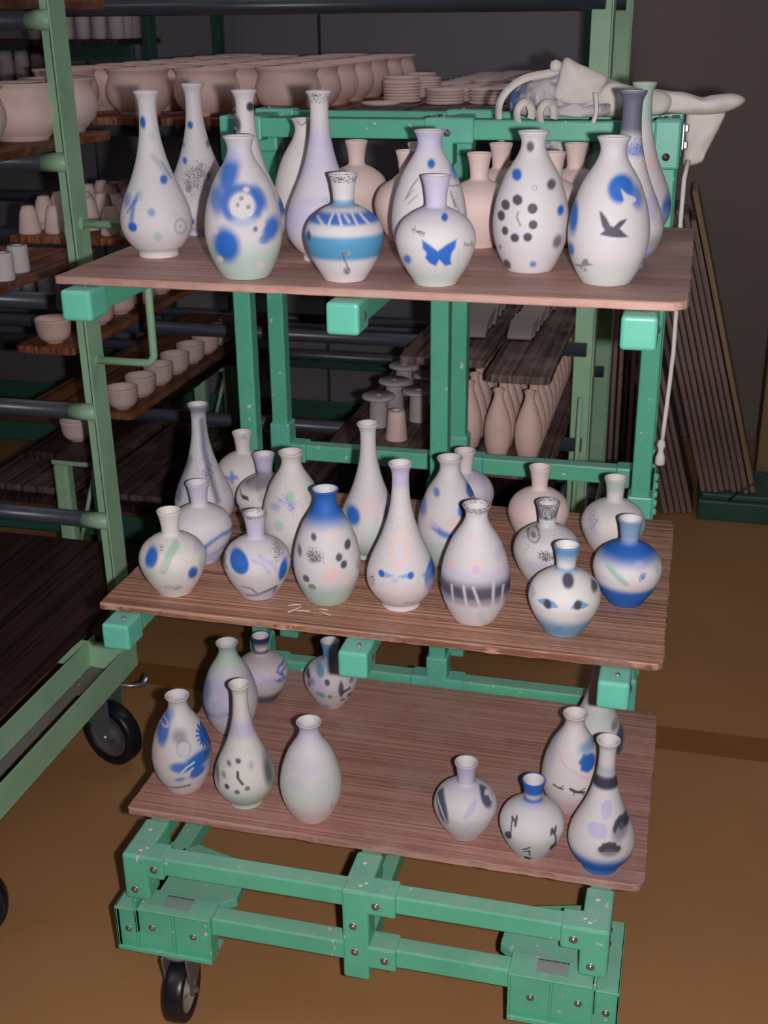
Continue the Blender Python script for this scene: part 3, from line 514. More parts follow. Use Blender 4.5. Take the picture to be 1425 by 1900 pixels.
 ('C', 0.2001, 0.1508, 0.815, 0.368, 2, 0, 'round vase with one big blue dot, black speckled rim and lilac neck base', (214, 208, 212), [('sb', 141.2, 156.4, 'K', 1), ('b', 103.4, 166.5, 'L', 15.7, 0.6), ('e', -29.0, 76.9, 15.2, 17.6, 0, 'B', 4.5, 1), ('s', 35.0, 89.4, 16.1, 19.6, 'K', 1), ('e', 41.1, 57.0, 7.2, 18.6, 12, 'B', 4.5, 1), ('l', [(-52.5, 77.9), (-55.1, 63.9), (-50.8, 62.2)], 4.5, 'K', 4.5, 0.7), ('l', [(-18.3, 12.3), (-5.0, 15.7), (10.2, 21.9), (28.4, 27.8), (24.5, 15.4)], 6.3, 'K', 3.6, 0.8), ('l', [(-26.1, 34.2), (-12.3, 31.5), (-3.9, 21.3)], 3.6, 'K', 3.6, 0.7), ('l', [(-8.0, 82.6), (7.4, 77.3), (18.8, 61.7)], 6.3, 'L', 4.5, 0.9), ('l', [(4.5, 86.6), (23.9, 74.4), (31.3, 61.7)], 6.3, 'L', 4.5, 0.9), ('b', -20, 21.1, 'L', 15.7, 0.5), ('e', -21.3, 44.9, 12.5, 9.8, 0, 'P', 10.7, 0.4)]),
 ('A', 0.2088, 0.3185, 0.815, 0.333, 2, 0, 'bottle vase with faint blue flower sketch and green spots, behind the blue-topped bottle', (218, 210, 208), [('e', -4.5, 127.7, 8.6, 9.3, 0, 'G', 7.7, 1), ('s', -12.5, 115.2, 28.7, 16.5, 'B', 0.85), ('e', -31.5, 106.3, 7.7, 6.2, 0, 'B', 7.7, 0.4), ('e', -2.5, 110.1, 5.7, 9.3, 0, 'B', 5.7, 0.4), ('l', [(-15.1, 119.4), (-12.9, 106.3), (-21.2, 87.0)], 2.9, 'W', 1.9, 0.8), ('l', [(-3.8, 102.0), (-18.4, 87.3)], 1.9, 'W', 1.9, 0.8), ('e', -26.4, 75.5, 8.6, 9.3, 0, 'G', 7.7, 0.9), ('sb', 92.5, 190.4, 'D', 0.4), ('e', 30.3, 127.3, 7.7, 22.7, 0, 'G', 11.5, 0.5), ('e', -6.4, 35.1, 7.7, 8.2, 0, 'G', 7.7, 0.5)]),
 ('A', 0.3187, 0.1607, 0.815, 0.304, 2, 0, 'bottle vase with a bright blue top, black dots and a pink patch', (214, 208, 212), [('b', 144.0, 215.5, 'B', 32.8, 1), ('e', -20.2, 127.3, 4.4, 5.8, 0, 'K', 3.5, 0.9), ('e', 33.7, 111.0, 5.3, 7.7, 0, 'K', 3.5, 0.95), ('e', 19.2, 95.2, 5.3, 6.7, 0, 'K', 3.5, 0.9), ('e', 26.7, 82.0, 5.3, 6.7, 0, 'K', 3.5, 0.95), ('e', -34.7, 56.9, 5.3, 6.7, 0, 'K', 3.5, 0.9), ('e', -25.6, 43.0, 6.2, 5.8, 0, 'K', 3.5, 0.9), ('e', -43.7, 99.9, 3.5, 8.7, 0, 'K', 4.4, 0.8), ('s', -19.4, 99.9, 19.4, 17.3, 'K', 1.1), ('p', [(-1.9, 83.4), (12.7, 80.4), (22.8, 67.6), (15.6, 57.1), (8.4, 48.0), (-3.6, 52.8), (-12.0, 60.6), (-4.9, 68.8)], 'P', 5.3, 1), ('e', 35.7, 46.4, 7.9, 13.5, 0, 'P', 6.2, 0.95), ('e', 10.9, 132.6, 10.6, 7.7, 0, 'P', 8.8, 0.5), ('b', -20, 42.3, 'G', 27.0, 0.85), ('s', 49.9, 72.1, 5.3, 15.4, 'K', 0.9)]),
 ('B', 0.3402, 0.3503, 0.815, 0.265, 2, 0, 'long-necked vase with a large blue spot low on its left, middle board', (214, 208, 212), [('e', -28.3, 89.2, 12.4, 16.3, 0, 'B', 9.5, 1), ('e', 3.0, 108.3, 17.1, 16.3, 0, 'P', 15.2, 0.7), ('e', 31.1, 90.9, 5.7, 14.3, 0, 'B', 7.6, 0.7), ('e', 25.9, 115.4, 9.5, 14.3, 0, 'E', 11.4, 0.6), ('b', -20, 67.0, 'G', 40.8, 0.6), ('l', [(-20.1, 75.0), (-24.3, 50.1)], 4.8, 'G', 5.7, 0.6), ('e', -14.8, 51.6, 9.5, 14.3, 0, 'P', 13.3, 0.4), ('l', [(14.0, 88.6), (4.0, 52.1)], 5.7, 'G', 9.5, 0.5)]),
 ('B', 0.4419, 0.1678, 0.815, 0.237, 2, 0, 'long-necked vase with two small blue eyes low on the front and a lilac neck', (214, 208, 212), [('b', 209.7, 267.0, 'L', 13.2, 0.9), ('e', -30.9, 74.4, 5.2, 5.7, 0, 'B', 1.7, 1), ('e', 15.4, 74.1, 5.2, 5.7, 0, 'B', 1.7, 1), ('p', [(-25.6, 79.0), (-10.2, 73.9), (-25.7, 68.3)], 'S', 2.6, 0.7), ('p', [(10.3, 78.7), (-6.8, 73.3), (10.3, 69.7)], 'S', 2.6, 0.7), ('e', 48.6, 62.2, 10.4, 24.6, 5, 'B', 5.2, 1), ('p', [(48.7, 77.1), (32.7, 71.9), (48.7, 48.9)], 'S', 5.2, 0.7), ('r', -3.2, 111.5, 13.9, 17.0, 8.7, 'P', 6.9, 0.9), ('e', 7.2, 140.7, 13.9, 7.6, 20, 'P', 6.9, 0.7), ('e', -7.6, 89.5, 12.1, 5.7, 0, 'P', 6.9, 0.6), ('s', -46.8, 57.1, 6.9, 13.2, 'K', 1), ('sb', 141.1, 214.1, 'K', 0.35), ('e', -10.3, 67.1, 6.1, 4.7, 0, 'L', 5.2, 0.8), ('s', 13.7, 22.7, 13.9, 4.7, 'K', 0.9), ('b', 34.9, 57.8, 'P', 17.0, 0.5)]),
 ('A', 0.4853, 0.35, 0.815, 0.193, 2, 0, 'bottle vase with blue blotches and pink patches, behind the dark-banded bottle', (214, 208, 212), [('e', -22.3, 141.5, 5.6, 7.1, 0, 'B', 5.6, 0.8), ('l', [(-25.3, 85.0), (-12.2, 75.6), (2.6, 70.6)], 11.3, 'B', 9.4, 0.85), ('e', -46.6, 112.2, 7.5, 16.3, 0, 'B', 7.5, 0.7), ('e', 35.0, 140.0, 5.6, 13.2, -20, 'B', 4.7, 0.95), ('e', 24.1, 114.5, 9.4, 14.2, 0, 'B', 6.6, 1), ('e', 6.9, 93.3, 15.0, 12.2, 0, 'P', 9.4, 0.8), ('e', -30.9, 92.8, 13.2, 10.2, 0, 'P', 9.4, 0.5), ('l', [(-29.1, 95.1), (-21.5, 83.8)], 4.7, 'L', 4.7, 0.8), ('b', -20, 56.1, 'G', 36.6, 0.6), ('l', [(-30.7, 51.1), (-35.5, 23.7)], 4.7, 'G', 5.6, 0.6)]),
 ('C', 0.4787, 0.5297, 0.815, 0.18, 2, 0, 'round pale vase with a lilac swirl, back row beside the blotched bottle', (222, 210, 212), [('r', 18.5, 69.5, 22.4, 32.7, 9.2, 'L', 10.2, 0.7), ('b', 29.3, 75.0, 'L', 21.8, 0.6)]),
 ('A', 0.5681, 0.1476, 0.815, 0.169, 2, 0, 'bottle vase with a dark grey band and white drips', (214, 208, 212), [('sb', 184.5, 205.5, 'K', 1), ('b', 44.7, 86.8, 'D', 15.0, 0.7), ('b', 56.7, 77.1, 'K', 11.2, 0.85), ('l', [(-36.5, 75.9), (-32.7, 38.5)], 3.4, 'E', 2.6, 0.9), ('l', [(-17.9, 78.8), (-10.6, 33.4)], 4.3, 'E', 2.6, 0.9), ('l', [(-2.9, 78.8), (14.7, 27.9)], 4.3, 'E', 2.6, 0.9), ('l', [(28.4, 84.7), (28.0, 36.0)], 4.3, 'E', 2.6, 0.9), ('l', [(43.8, 74.4), (41.3, 43.1)], 3.4, 'E', 2.6, 0.9), ('e', 0.5, 110.8, 12.8, 13.1, 0, 'P', 5.1, 0.85), ('e', 0.6, 106.8, 6.0, 6.6, 0, 'L', 5.1, 0.8), ('e', -37.1, 108.6, 8.5, 8.4, 0, 'P', 5.1, 0.8), ('e', 38.0, 102.1, 6.8, 8.4, 0, 'P', 5.1, 0.7), ('e', 35.1, 123.5, 7.7, 9.4, 0, 'L', 6.8, 0.5), ('e', -3.6, 148.4, 7.7, 6.6, 0, 'P', 6.8, 0.5), ('b', 85.9, 102.7, 'L', 13.1, 0.5), ('l', [(8.0, 28.7), (16.9, 3.8)], 6.8, 'G', 6.8, 0.5)]),
 ('C', 0.6267, 0.4719, 0.815, 0.114, 2, 0, 'round pale pink vase, back row on the right of the middle board', (230, 212, 208), [('e', -35.3, 68.1, 13.7, 23.2, 10, 'P', 13.7, 0.9), ('e', 40.9, 73.5, 13.7, 29.5, -10, 'P', 13.7, 0.9), ('b', 110.8, 126.9, 'P', 10.5, 0.5)]),
 ('C', 0.6614, 0.3061, 0.815, 0.105, 2, 0, 'round vase with dense black speckles and a lilac mouth, on the middle board', (214, 208, 212), [('sb', 118.1, 154.7, 'K', 1.1), ('sb', 42.3, 109.2, 'K', 0.45), ('r', -22.0, 96.1, 10.0, 7.9, 1.8, 'K', 2.7, 0.8), ('e', -22.0, 95.6, 4.5, 3.0, 0, 'K', 2.7, 0.7), ('s', 1.7, 70.9, 21.8, 11.9, 'K', 1.2), ('s', -22.4, 99.4, 21.8, 11.9, 'K', 0.9), ('e', -10.8, 52.4, 18.2, 11.9, 0, 'L', 12.7, 0.5)]),
 ('C', 0.7108, 0.1368, 0.815, 0.087, 2, 0, 'round vase painted with two leaf-shaped eyes and a light blue neck', (224, 219, 219), [('b', 126.5, 166.5, 'S', 24.1, 1), ('b', 104.9, 111.3, 'S', 7.4, 0.8), ('p', [(-41.6, 67.5), (-28.5, 75.2), (-15.2, 73.2), (-6.6, 65.6), (-22.8, 61.6), (-32.8, 63.3)], 'S', 1.7, 0.9), ('p', [(9.5, 64.8), (17.1, 74.1), (26.6, 74.4), (38.4, 65.8), (29.7, 62.5), (20.9, 61.5)], 'S', 1.7, 0.9), ('e', -24.7, 67.0, 5.9, 7.4, 0, 'K', 3.3, 0.95), ('e', 20.5, 69.2, 5.9, 7.4, 0, 'K', 3.3, 0.95), ('e', 4.2, 98.6, 9.2, 7.4, 20, 'K', 5.0, 0.95), ('e', -5.8, 22.7, 5.9, 4.6, 0, 'K', 5.0, 0.85), ('b', -20, 34.9, 'S', 22.3, 0.9), ('s', -48.9, 71.6, 6.7, 14.8, 'B', 0.9), ('e', 44.4, 87.3, 5.0, 9.3, -20, 'K', 5.0, 0.9), ('e', -28.6, 35.6, 13.4, 7.4, 0, 'L', 8.4, 0.4), ('e', 28.1, 46.8, 11.7, 7.4, 0, 'L', 8.4, 0.4)]),
 ('C', 0.7628, 0.4457, 0.815, 0.048, 2, 0, 'round vase with a pale green neck, back right corner of the middle board', (224, 214, 214), [('b', 122.6, 166.5, 'G', 10.3, 0.7), ('s', -34.9, 75.6, 15.3, 24.7, 'K', 0.7), ('e', -34.5, 69.9, 11.5, 20.6, 0, 'L', 15.3, 0.6), ('l', [(48.3, 71.5), (43.5, 62.3), (46.7, 41.7)], 3.8, 'B', 3.8, 0.8), ('e', 45.4, 61.4, 8.6, 16.5, 0, 'S', 7.6, 0.5), ('b', 95.0, 107.1, 'G', 20.6, 0.4)]),
 ('C', 0.7991, 0.2638, 0.815, 0.033, 2, 0, 'round vase with bright blue shoulders and blue base, front right of the middle board', (224, 218, 222), [('b', 131.2, 166.5, 'L', 28.9, 0.8), ('b', 115.3, 166.5, 'S', 11.5, 0.8), ('b', 84.3, 113.3, 'B', 25.0, 1), ('b', -20, 39.3, 'B', 17.3, 1), ('l', [(-30.8, 79.3), (-21.4, 71.2), (-10.5, 62.9), (0.1, 54.8)], 9.7, 'G', 3.5, 0.95), ('s', 24.2, 69.3, 8.8, 13.5, 'B', 0.9), ('e', 24.4, 67.5, 3.5, 4.8, 0, 'B', 3.5, 0.6), ('e', 17.3, 83.7, 7.9, 5.8, 0, 'L', 6.1, 0.6), ('e', 14.1, 46.7, 17.6, 6.7, 0, 'P', 7.9, 0.7), ('l', [(43.2, 81.4), (47.6, 68.8)], 4.4, 'G', 4.4, 0.7)]),
 ('A', 0.0141, 0.1918, 0.373, 0.45, 3, 0, 'bottle vase with blue fan flower and lightning cloud, leftmost on bottom board', (214, 208, 212), [('e', -29.7, 139.8, 10.0, 30.9, 15, 'B', 8.0, 0.9), ('r', -27.6, 150.2, 7.0, 5.9, 3.0, 'W', 3.0, 0.8), ('e', -14.9, 165.2, 6.0, 14.2, 20, 'B', 10.0, 0.5), ('e', -2.0, 131.3, 13.0, 13.1, 0, 'D', 16.0, 0.7), ('r', 3.8, 110.0, 12.0, 14.2, 3.0, 'D', 5.0, 0.5), ('e', 3.6, 108.2, 11.0, 13.1, 0, 'E', 6.0, 0.8), ('e', -37.3, 87.6, 13.0, 20.2, 0, 'P', 6.0, 0.8), ('l', [(43.4, 117.1), (58.7, 101.4)], 3.2, 'B', 1.5, 1), ('l', [(43.4, 117.1), (56.7, 90.1)], 3.2, 'B', 1.5, 1), ('l', [(43.4, 117.1), (52.0, 91.5)], 3.2, 'B', 1.5, 1), ('l', [(43.4, 117.1), (45.9, 95.8)], 3.2, 'B', 1.5, 1), ('l', [(43.4, 117.1), (39.6, 100.5)], 3.2, 'B', 1.5, 1), ('l', [(43.4, 117.1), (34.0, 107.3)], 3.2, 'B', 1.5, 1), ('l', [(43.4, 117.1), (30.0, 115.6)], 3.2, 'B', 1.5, 1), ('l', [(43.4, 117.1), (28.4, 124.5)], 3.2, 'B', 1.5, 1), ('l', [(43.4, 117.1), (29.3, 132.5)], 3.2, 'B', 1.5, 1), ('l', [(43.4, 117.1), (32.6, 137.3)], 3.2, 'B', 1.5, 1), ('l', [(43.4, 117.1), (38.0, 136.1)], 3.2, 'B', 1.5, 1), ('l', [(43.4, 117.1), (44.4, 129.0)], 3.2, 'B', 1.5, 1), ('l', [(43.4, 117.1), (50.5, 126.0)], 3.2, 'B', 1.5, 1), ('l', [(43.4, 117.1), (55.4, 119.9)], 3.2, 'B', 1.5, 1), ('l', [(43.4, 117.1), (58.4, 109.9)], 3.2, 'B', 1.5, 1), ('e', 43.4, 117.1, 9.0, 16.6, 0, 'B', 4.0, 1), ('e', 26.1, 79.8, 28.0, 15.4, -18, 'B', 12.0, 1), ('e', -7.9, 74.1, 16.0, 10.7, 0, 'B', 10.0, 0.9), ('e', 24.5, 57.4, 16.0, 10.7, -20, 'B', 8.0, 0.95), ('e', -5.8, 48.4, 12.0, 4.7, -10, 'B', 5.0, 0.7), ('l', [(20.1, 80.2), (5.7, 73.5), (-4.8, 63.6)], 4.0, 'W', 2.0, 0.95), ('l', [(17.2, 69.2), (2.6, 57.4), (10.5, 58.1), (-0.2, 45.2)], 4.0, 'W', 2.0, 0.9), ('e', 47.9, 76.7, 6.0, 21.4, 0, 'N', 12.0, 0.5), ('l', [(-43.6, 22.7), (-30.5, 22.0), (-12.9, 26.1), (8.9, 30.4)], 5.0, 'K', 4.0, 0.85), ('b', -20, 23.7, 'P', 19.0, 0.6)]),
 ('A', 0.0298, 0.4018, 0.373, 0.4, 3, 0, 'bottle vase with a pale green neck and blue cloud shapes, behind the clock-dotted vase', (214, 209, 216), [('b', 152.0, 215.5, 'G', 42.6, 0.85), ('b', 103.3, 138.3, 'L', 37.6, 0.7), ('e', -50.3, 73.1, 6.5, 32.6, 0, 'B', 13.0, 0.7), ('l', [(-55.0, 47.2), (-42.2, 53.1), (-27.4, 57.3), (-10.2, 63.7)], 9.8, 'B', 8.7, 0.7), ('e', -28.7, 69.9, 21.7, 20.1, 0, 'L', 13.0, 0.8), ('e', -5.6, 103.6, 23.8, 20.1, 0, 'L', 21.7, 0.6), ('e', -44.8, 108.2, 8.7, 17.6, 0, 'B', 13.0, 0.5), ('e', 12.6, 90.6, 15.2, 30.1, 0, 'L', 15.2, 0.6)]),
 ('C', 0.0524, 0.5293, 0.373, 0.369, 3, 0, 'round vase with a dark navy neck, back left of the bottom board', (212, 200, 206), [('b', 128.2, 166.5, 'N', 20.9, 1), ('b', 108.2, 115.9, 'N', 5.2, 0.8), ('l', [(45.0, 86.0), (35.2, 86.6), (30.1, 80.3), (38.7, 70.7)], 4.0, 'B', 3.4, 0.85), ('l', [(49.0, 77.8), (39.1, 76.3), (43.0, 63.4), (31.3, 62.9)], 4.0, 'B', 3.4, 0.8), ('l', [(22.4, 66.3), (38.0, 56.6), (47.6, 59.7)], 4.5, 'B', 3.4, 0.8), ('r', -14.2, 70.5, 15.9, 10.4, 4.5, 'L', 5.7, 0.9), ('e', 13.3, 65.0, 15.9, 7.8, 0, 'L', 6.8, 0.8), ('b', -20, 26.0, 'N', 20.9, 0.85), ('b', 90.8, 108.2, 'D', 26.1, 0.3)]),
 ('B', 0.1443, 0.1743, 0.373, 0.391, 3, 0, 'long-necked vase with small black dots in a circle around a clock hand', (222, 216, 214), [('e', -10.4, 109.6, 4.9, 4.6, 0, 'K', 3.4, 0.9), ('e', -26.9, 103.1, 3.9, 4.6, 0, 'K', 3.9, 0.75), ('e', -37.8, 81.3, 3.9, 5.8, 0, 'K', 4.9, 0.6), ('e', -33.4, 62.7, 4.4, 5.2, 0, 'K', 2.9, 0.95), ('e', -15.9, 55.0, 4.9, 4.6, 0, 'K', 2.9, 0.95), ('e', 2.7, 62.1, 4.9, 4.6, 0, 'K', 3.9, 0.8), ('e', 11.9, 99.8, 4.9, 7.0, 0, 'D', 7.8, 0.4), ('l', [(-12.6, 91.2), (-13.2, 82.2), (-5.4, 71.0)], 4.9, 'K', 2.0, 0.95), ('e', 42.1, 74.7, 7.8, 30.2, -8, 'K', 11.7, 0.85), ('e', -49.3, 77.6, 3.9, 18.6, 0, 'K', 5.9, 0.7), ('b', 145.9, 177.1, 'L', 20.9, 0.75), ('b', -20, 48.9, 'G', 34.9, 0.75)]),
 ('A', 0.2755, 0.1624, 0.373, 0.327, 3, 0, 'plain bottle vase fading from lilac to pale pink, on the bottom board', (220, 214, 216), [('b', 159.0, 215.5, 'L', 58.2, 0.6), ('e', -10.6, 126.3, 28.9, 16.3, 0, 'L', 15.4, 0.35), ('e', -25.9, 96.3, 11.5, 11.6, 0, 'L', 9.6, 0.4), ('b', 56.2, 113.1, 'G', 46.6, 0.25), ('b', -20, 43.4, 'P', 27.9, 0.7), ('l', [(-31.6, 43.6), (-30.3, 27.8), (-25.9, 46.4), (-22.5, 32.4)], 1.9, 'G', 1.9, 0.5), ('l', [(31.3, 45.8), (37.4, 54.0), (33.2, 35.8), (41.2, 43.4)], 1.9, 'D', 1.9, 0.4)]),
 ('C', 0.2002, 0.5408, 0.373, 0.304, 3, 0, 'round vase with blue shoulders and small black dots, behind an arm cap', (214, 204, 212), [('b', 102.2, 166.5, 'S', 33.8, 0.95), ('e', -22.1, 93.0, 7.9, 9.1, 0, 'S', 5.6, 0.95), ('e', -47.0, 79.4, 4.5, 7.8, 0, 'K', 3.4, 0.9), ('e', -38.3, 71.0, 4.5, 6.5, 0, 'K', 4.5, 0.85), ('e', -8.4, 76.2, 5.6, 6.5, 0, 'K', 3.4, 0.95), ('e', -45.2, 64.9, 3.4, 7.8, 0, 'K', 3.4, 0.8), ('e', -3.8, 43.1, 4.5, 5.2, 0, 'K', 4.5, 0.7), ('e', -22.5, 46.9, 10.1, 6.5, 20, 'S', 5.6, 0.9), ('e', 19.8, 57.4, 5.6, 19.5, 0, 'K', 3.4, 0.9), ('l', [(23.1, 50.6), (36.7, 55.5)], 6.8, 'K', 3.4, 0.9), ('e', 36.6, 35.2, 4.5, 6.5, 30, 'K', 3.4, 0.85), ('e', 22.8, 28.2, 5.6, 3.9, 0, 'K', 3.4, 0.8), ('e', 41.7, 70.7, 4.5, 5.2, 0, 'K', 4.5, 0.7), ('e', -12.3, 7.9, 9.0, 5.2, 0, 'B', 6.8, 0.6), ('e', -27.4, 68.3, 15.8, 13.0, 0, 'L', 11.3, 0.6)]),
 ('C', 0.5545, 0.1757, 0.373, 0.174, 3, 0, 'round vase with dark feather leaves at both sides and a lilac top', (214, 208, 212), [('b', 115.5, 166.5, 'L', 34.8, 0.8), ('b', 98.6, 113.2, 'L', 18.6, 0.5), ('e', -40.5, 73.3, 9.4, 27.8, -15, 'N', 5.7, 0.9), ('l', [(-48.7, 80.2), (-42.4, 71.3), (-32.6, 52.5)], 2.8, 'W', 1.4, 0.95), ('e', 34.2, 93.3, 7.5, 19.7, -28, 'N', 4.7, 0.9), ('l', [(33.3, 94.5), (40.8, 90.7), (44.6, 83.7)], 2.8, 'W', 1.4, 0.95), ('e', 8.6, 80.7, 5.7, 15.1, 40, 'L', 3.8, 0.95), ('l', [(-3.1, 68.5), (2.5, 64.8), (11.8, 60.2), (-2.6, 35.5)], 1.9, 'L', 2.8, 0.8), ('e', 31.8, -9.1, 15.1, 5.8, -30, 'N', 5.7, 0.9), ('e', -42.4, 20.8, 7.5, 9.3, 0, 'P', 9.4, 0.5)]),
 ('C', 0.6747, 0.1502, 0.373, 0.107, 3, 0, 'round vase with a bright blue neck and three black musical notes', (214, 208, 212), [('b', 122.6, 166.5, 'B', 9.1, 1), ('b', 106.2, 115.7, 'B', 13.7, 1), ('e', -38.7, 58.0, 5.5, 9.1, 20, 'K', 2.3, 0.95), ('l', [(-35.1, 63.8), (-33.9, 77.5), (-32.8, 87.7)], 2.3, 'K', 1.4, 0.95), ('l', [(-32.8, 87.7), (-26.9, 84.6), (-25.6, 90.7), (-27.6, 80.4)], 4.1, 'K', 1.8, 0.9), ('e', 36.8, 39.6, 5.5, 9.1, 20, 'K', 2.3, 0.95), ('l', [(41.0, 47.2), (40.3, 64.1), (34.4, 74.9)], 2.8, 'K', 1.4, 0.95), ('l', [(32.9, 69.9), (33.4, 77.7), (39.1, 70.6), (39.6, 77.8)], 4.1, 'K', 1.8, 0.9), ('e', -4.7, 11.6, 7.4, 5.7, 30, 'K', 2.3, 0.95), ('l', [(-1.2, 23.3), (-2.5, 38.7), (-11.4, 32.8)], 2.8, 'K', 1.4, 0.95), ('l', [(-13.3, 38.4), (-6.2, 43.9), (-1.8, 47.9)], 3.7, 'K', 1.8, 0.9)]),
 ('A', 0.7273, 0.2964, 0.373, 0.071, 3, 0, 'bottle vase with black eyelashes, a pink curve and blue flower, bottom board', (226, 217, 218), [('e', 27.4, 117.8, 11.6, 15.1, 0, 'B', 4.8, 1), ('e', 16.1, 121.9, 5.8, 5.8, 0, 'B', 3.9, 0.9), ('e', 19.3, 129.2, 4.8, 5.8, 0, 'B', 3.9, 0.9), ('e', 18.5, 111.7, 4.8, 5.8, 0, 'B', 3.9, 0.9), ('e', 26.6, 143.4, 15.5, 9.3, 0, 'S', 11.6, 0.8), ('l', [(-25.5, 136.0), (-21.8, 125.0), (-11.5, 113.0), (4.1, 104.0), (28.9, 92.5)], 4.4, 'P', 2.9, 1), ('l', [(-31.4, 72.8), (-24.5, 71.0), (-14.9, 70.1)], 3.9, 'K', 1.9, 0.85), ('l', [(-20.6, 70.4), (-13.3, 78.0)], 1.9, 'K', 1.5, 0.8), ('l', [(-0.8, 73.0), (7.9, 68.2), (22.1, 66.0)], 5.8, 'K', 1.9, 0.95), ('l', [(15.4, 69.1), (24.4, 74.1)], 1.9, 'K', 1.5, 0.9), ('l', [(17.4, 66.8), (22.4, 58.3)], 1.9, 'K', 1.5, 0.9), ('l', [(6.0, 69.2), (4.5, 60.9)], 1.9, 'K', 1.5, 0.9), ('b', -20, 48.0, 'P', 27.9, 0.8), ('e', -33.1, 141.3, 5.8, 34.9, 10, 'L', 9.7, 0.6)]),
 ('B', 0.757, 0.445, 0.373, 0.051, 3, 0, 'long-necked vase with dark right patch, behind the lower right arm cap', (216, 212, 214), [('e', 44.5, 68.1, 8.2, 28.6, 0, 'N', 6.1, 0.9), ('e', 33.3, 102.5, 6.1, 9.5, 0, 'K', 6.1, 0.7), ('b', 107.6, 131.0, 'G', 35.8, 0.4)]),
 ('B', 0.7933, 0.1444, 0.373, 0.038, 3, 0, 'long-necked vase with black scalloped clouds and a blue base, front right of the bottom board', (214, 208, 212), [('b', 162.1, 184.4, 'K', 8.8, 1), ('b', 186.3, 201.1, 'Q', 22.0, 0.7), ('e', 4.4, 130.9, 9.0, 15.4, 0, 'L', 2.7, 0.95), ('p', [(-24.2, 100.8), (-15.9, 109.6), (3.4, 109.5), (9.5, 98.5), (6.9, 87.1), (-10.4, 84.8), (-21.5, 90.1)], 'L', 2.7, 0.95), ('e', 30.9, 98.2, 12.6, 19.8, 20, 'D', 14.4, 0.8), ('e', 23.4, 107.6, 4.5, 6.6, 0, 'K', 2.7, 0.9), ('e', 27.2, 112.1, 4.5, 5.5, 0, 'K', 2.7, 0.9), ('e', 33.2, 110.7, 4.5, 5.5, 0, 'K', 2.7, 0.9), ('e', 38.9, 103.1, 4.5, 5.5, 0, 'K', 2.7, 0.9), ('e', 20.5, 100.6, 3.6, 6.6, 0, 'K', 2.7, 0.9), ('e', 32.0, 104.8, 7.2, 8.8, 0, 'K', 7.2, 0.8), ('e', 14.5, 65.9, 17.9, 9.9, 0, 'D', 9.0, 0.8), ('e', 1.2, 69.3, 5.4, 5.5, 0, 'K', 2.7, 0.9), ('e', 6.1, 75.0, 5.4, 5.5, 0, 'K', 2.7, 0.95), ('e', 12.8, 76.8, 5.4, 5.5, 0, 'K', 2.7, 0.95), ('e', 19.8, 75.4, 5.4, 5.5, 0, 'K', 2.7, 0.95), ('e', 27.1, 68.9, 5.4, 5.5, 0, 'K', 2.7, 0.9), ('e', 14.2, 69.8, 12.6, 5.5, 0, 'K', 5.4, 0.8), ('b', -20, 43.9, 'B', 24.2, 1), ('e', -38.2, 98.7, 7.2, 17.6, 0, 'P', 12.6, 0.5)]),
]

def vase_material():
    m, N, L, B = newmat('airbrushed_bisque')
    a = N.new('ShaderNodeAttribute'); a.attribute_name = 'paint'
    s = N.new('ShaderNodeAttribute'); s.attribute_name = 'speck'
    v = coords(N, L)
    n = noise(N, L, 620, 2, v, .6); n2 = noise(N, L, 45, 3, v)
    m1 = N.new('ShaderNodeMath'); m1.operation = 'MULTIPLY_ADD'; L.new(s.outputs['Alpha'], m1.inputs[0]); m1.inputs[1].default_value = .26; L.new(n, m1.inputs[2])
    m2 = N.new('ShaderNodeMath'); m2.operation = 'MULTIPLY_ADD'; L.new(n2, m2.inputs[0]); m2.inputs[1].default_value = .35; L.new(m1.outputs[0], m2.inputs[2])
    f = ramp(N, L, m2.outputs[0], [(.935, (0, 0, 0)), (.965, (.9, .9, .9))])
    c = mixc(N, L, f, a.outputs['Color'], s.outputs['Color'])
    g = noise(N, L, 900, 1, v)
    c = mixc(N, L, ramp(N, L, g, [(.3, (.05, .05, .05)), (.7, (0, 0, 0))]), c, (.3, .25, .27))
    L.new(c, B.inputs['Base Color']); B.inputs['Roughness'].default_value = .62; B.inputs['Specular IOR Level'].default_value = .35
    bump(N, L, B, g, .08, .0004)
    return m
VM = vase_material()
VH = {'A': .1955, 'B': .247, 'C': .1465}

def vase_grid(t, hi, fine=False):
    prof = PROF[t]; hs = np.array([p[0] for p in prof]); rs = np.array([p[1] for p in prof])
    # smooth interpolation through the profile (Catmull-Rom on arc length)
    arc = np.concatenate([[0], np.cumsum(np.hypot(np.diff(hs), np.diff(rs)))])
    def cr(y, q):
        i = np.clip(np.searchsorted(arc, q) - 1, 0, len(arc)-2); h = arc[i+1]-arc[i]; u = (q-arc[i])/h
        m = np.gradient(y, arc); return (2*u**3-3*u**2+1)*y[i]+(u**3-2*u**2+u)*h*m[i]+(-2*u**3+3*u**2)*y[i+1]+(u**3-u**2)*h*m[i+1]
    n = int(arc[-1]/(.0007 if fine else .0016 if hi else .0026)); q = np.linspace(0, arc[-1], n)
    H_, R_ = cr(hs, q), cr(rs, q)
    # inner wall
    Ht = hs[-1]; hin = np.concatenate([[Ht-.0002, Ht-.0012], np.linspace(Ht-.004, .012, 26)])
    Rin = np.interp(hin, hs, rs) - .0034; Rin[0] = R_[-1]-.0015; Rin[1] = R_[-1]-.0026
    h = np.concatenate([[0.0003, 0.0], H_, hin, [.010]]); r = np.concatenate([[.001, rs[0]-.004], R_, Rin, [.001]])
    return h, r, 2, 2+n
